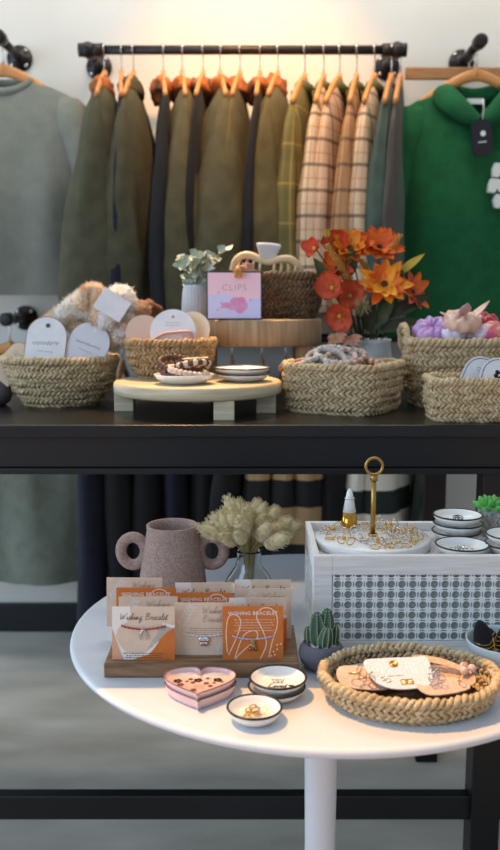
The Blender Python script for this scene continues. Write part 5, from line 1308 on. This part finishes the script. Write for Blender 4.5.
# ---- oval basket with leather pieces
OX, OY = P(409, 690, .96).x, .962
basket('woven_basket', 'shallow oval braided basket of leather jewellery cards at the front of the round table', (OX, OY, T), .103, .080, .032, bot=.88, bulge=.03, rows=5, seed=9, mat=m_straw, pitch=.017, rimr=1.35)
m_lw = M('leather_white', '#dfdee4', '#d5d4dc', rough=.55, vs=300, bmp=.8, bs=420, bd=.002); m_lt = M('leather_tan', '#dcb595', '#cfa27e', rough=.55, vs=200, bmp=.8, bs=420, bd=.002); m_lb = M('leather_blush', '#e2c2ae', '#d8b39d', rough=.55, vs=200, bmp=.8, bs=420, bd=.002); m_lg = M('leather_blue_grey', '#aab0c0', rough=.55, bmp=.8, bs=420, bd=.002)
def flap(label, pts, z, rot, mt, h=.0018, curl=.0, loc=(0, 0)):
    o = thing('leather_card', label, 'jewellery card', (OX + loc[0], OY + loc[1], T + z), rot=rot)
    pp = smoothp(pts, 5, True); v, f = prism([tuple(p) for p in pp], 0, h)
    build('leather', (v, f), mt, o, False, bevel=.0005); return o
half = [(-.040, .020), (-.018, .024), (.020, .023), (.036, .022), (.036, -.004), (.030, -.022), (.006, -.027), (-.018, -.024), (-.034, -.010)]
flap('blue grey leather card underneath at the back of the oval basket', [(-.03, .014), (.03, .014), (.03, -.012), (-.03, -.012)], .020, (R_(10), 0, R_(4)), m_lg, loc=(-.030, .026))
flap('blush leather card with gold rings at the left of the oval basket', [(-.03, .016), (.02, .020), (.028, -.012), (-.022, -.018)], .021, (R_(14), R_(4), R_(-10)), m_lb, loc=(-.052, .002))
flap('tan leather card at the right of the oval basket', [(-.034, .014), (.02, .016), (.036, .004), (.03, -.014), (-.03, -.014)], .022, (R_(16), R_(-4), R_(-22)), m_lt, loc=(.042, .008))
flap('tan leather strap curled over the right card in the oval basket', [(-.032, .004), (.0, .009), (.03, .003), (.034, -.003), (0, -.001), (-.03, -.004)], .034, (R_(20), R_(6), R_(-24)), m_lt, loc=(.040, .014))
flap('blush leather card low at the front right of the oval basket', [(-.026, .012), (.02, .014), (.03, -.010), (-.02, -.014)], .022, (R_(10), 0, R_(14)), m_lb, loc=(.034, -.020))
wc = flap('white pebbled leather card with a gold snap on top in the oval basket', half, .030, (R_(20), R_(-2), R_(3)), m_lw, loc=(-.010, .0))
sn = build('snap', lathe([(0, .0015), (.0050, .0015), (.0052, .003), (.004, .004), (.0034, .0035), (0, .0035)], 20), M('gold', ''), wc, loc=(-.006, .013, 0), label='gold snap')
build('slit', box(-.012, .006, -.0004, .0004, .0016, .00195), m_ink, wc, False, loc=(-.004, -.006, 0))
def at_card(x, y, z=.0028):
    bpy.context.view_layer.update(); return wc.matrix_world @ Vector((x, y, z))
for i, (x, y, s) in enumerate(((-.022, -.010, .0022), (-.017, -.013, .0022), (.000, -.0165, .0030), (.0075, -.0165, .0030))):
    o = thing('stud_earring', ('tiny silver stud earring at the lower left of the white leather card' if i < 2 else 'square gold stud earring at the lower edge of the white leather card'), 'earring', at_card(x, y, .0024), rot=tuple(wc.rotation_euler), group='silver studs on the white leather card' if i < 2 else 'gold studs on the white leather card')
    build('setting', G().add(tube([(-s, -s, 0), (s, -s, 0), (s, s, 0), (-s, s, 0)], s * .35, n=6, closed=True, ref=(0, 0, 1))), m_sil if i < 2 else m_gold, o); build('stone', sphere((0, 0, 0), s * .8, s * .8, s * .5, n=10, m=6), M('crystal', ''), o)
for i, (x, y, z, R0, mt, lb) in enumerate(((-.064, -.006, .032, .007, 'g', 'gold hoop ring at the left end of the oval basket'), (-.056, -.014, .030, .006, 'g', 'second gold hoop ring at the left end of the oval basket'), (-.048, -.010, .033, .005, 'g', 'small gold hoop beside the white leather card'), (-.058, .002, .034, .005, 'g', 'small rose gold hoop on the blush leather card'), (.024, -.022, .034, .006, 's', 'silver hoop leaning at the front right of the white leather card'), (.030, -.012, .036, .005, 's', 'silver hoop at the right edge of the white leather card'), (.056, -.016, .031, .005, 'g', 'gold hoop on the low blush leather card'))):
    ring_obj(lb, (OX + x, OY + y, T + z), (R_(60 + i * 9), R_(i * 20), i * 1.1), R0, .0008, m_gold if mt == 'g' else m_sil, name='hoop_earring', cat='earring', stone=.0016)
for i, (x, y, z, lb) in enumerate(((.066, .010, .034, 'pale pink pearl bead, left one at the right end of the oval basket'), (.074, .004, .034, 'pale pink pearl bead nearest the right rim of the oval basket'), (.064, .0, .033, 'pale pink pearl bead in front of the others in the oval basket'))):
    o = thing('pearl_bead', lb, 'bead', (OX + x, OY + y, T + z)); build('pearl', sphere((0, 0, 0), .0052, n=16, m=10), M('pearl_pink', '#d9b7ae', rough=.15, coat=.6), o); build('wire_loop', tube([(.002 * math.cos(a), 0, .0068 + .002 * math.sin(a)) for a in np.linspace(0, 2 * PI, 12, endpoint=False)], .0005, n=5, closed=True, ref=(0, 1, 0)), m_gold, o)
cq = thing('silver_charm', 'cluster of silver squares hanging off the right of the white leather card', 'earring', (OX + .028, OY - .020, T + .036), rot=(R_(25), 0, R_(20)))
for x, y, s in ((0, .008, .0042), (-.006, .0, .0042), (.004, -.004, .0036)): build('square_link', tube([(x - s, y - s, 0), (x + s, y - s, 0), (x + s, y + s, 0), (x - s, y + s, 0)], .0009, n=6, closed=True, ref=(0, 0, 1)), m_sil, cq)
# ================================================================= LIGHT
w = bpy.data.worlds.new('world'); SC.world = w; w.use_nodes = True
w.node_tree.nodes['Background'].inputs[0].default_value = (.70, .84, 1.0, 1)
w.node_tree.nodes['Background'].inputs[1].default_value = .48
def lamp(name, typ, loc, energy, col, target=None, **kw):
    d = bpy.data.lights.new(name, typ); d.energy = energy; d.color = col
    for k, v in kw.items(): setattr(d, k, v)
    o = bpy.data.objects.new(name, d); COL.objects.link(o); o.location = loc
    if target is not None: o.rotation_euler = (Vector(target) - Vector(loc)).to_track_quat('-Z', 'Y').to_euler()
    return o
sd = Vector((.36, -.08, -1.0))
s = lamp('roof_light_sun', 'SUN', (-1, 1, 4), 3.6, (1.0, .52, .17), angle=.002); s.rotation_euler = sd.to_track_quat('-Z', 'Y').to_euler()
lamp('shop_window', 'AREA', (-2.3, -.6, 1.9), 38, (.58, .76, 1.0), (0, 1.6, .9), shape='RECTANGLE', size=1.8, size_y=1.8)
lamp('side_fill_light', 'AREA', (-2.8, 2.2, 1.3), 32, (.62, .82, 1.0), (0, 2.75, .8), shape='RECTANGLE', size=1.3, size_y=2.0)  # unseen fill added to brighten the left wall, sweater and floor
lamp('wall_fill_light', 'AREA', (.1, 2.42, 2.86), 26, (1.0, .95, .86), (.1, 2.9, 1.0), shape='RECTANGLE', size=2.4, size_y=.5)  # added wash to lift the back wall and garment fronts, no fixture there
lamp('ceiling_spot', 'SPOT', (.0, 1.95, 2.60), 92, (1.0, .50, .15), (.0, 2.90, 1.66), spot_size=math.radians(54), spot_blend=.9, shadow_soft_size=.05)
lamp('track_spot', 'SPOT', (-.30, 2.35, 2.86), 260, (1.0, .55, .2), (-.12, 1.75, 1.0), spot_size=math.radians(16), spot_blend=.5, shadow_soft_size=.03)
SC.view_settings.view_transform = 'Standard'; SC.view_settings.look = 'None'
SC.view_settings.exposure = 0.22; SC.view_settings.gamma = 1.0; SC.view_settings.use_curve_mapping = False
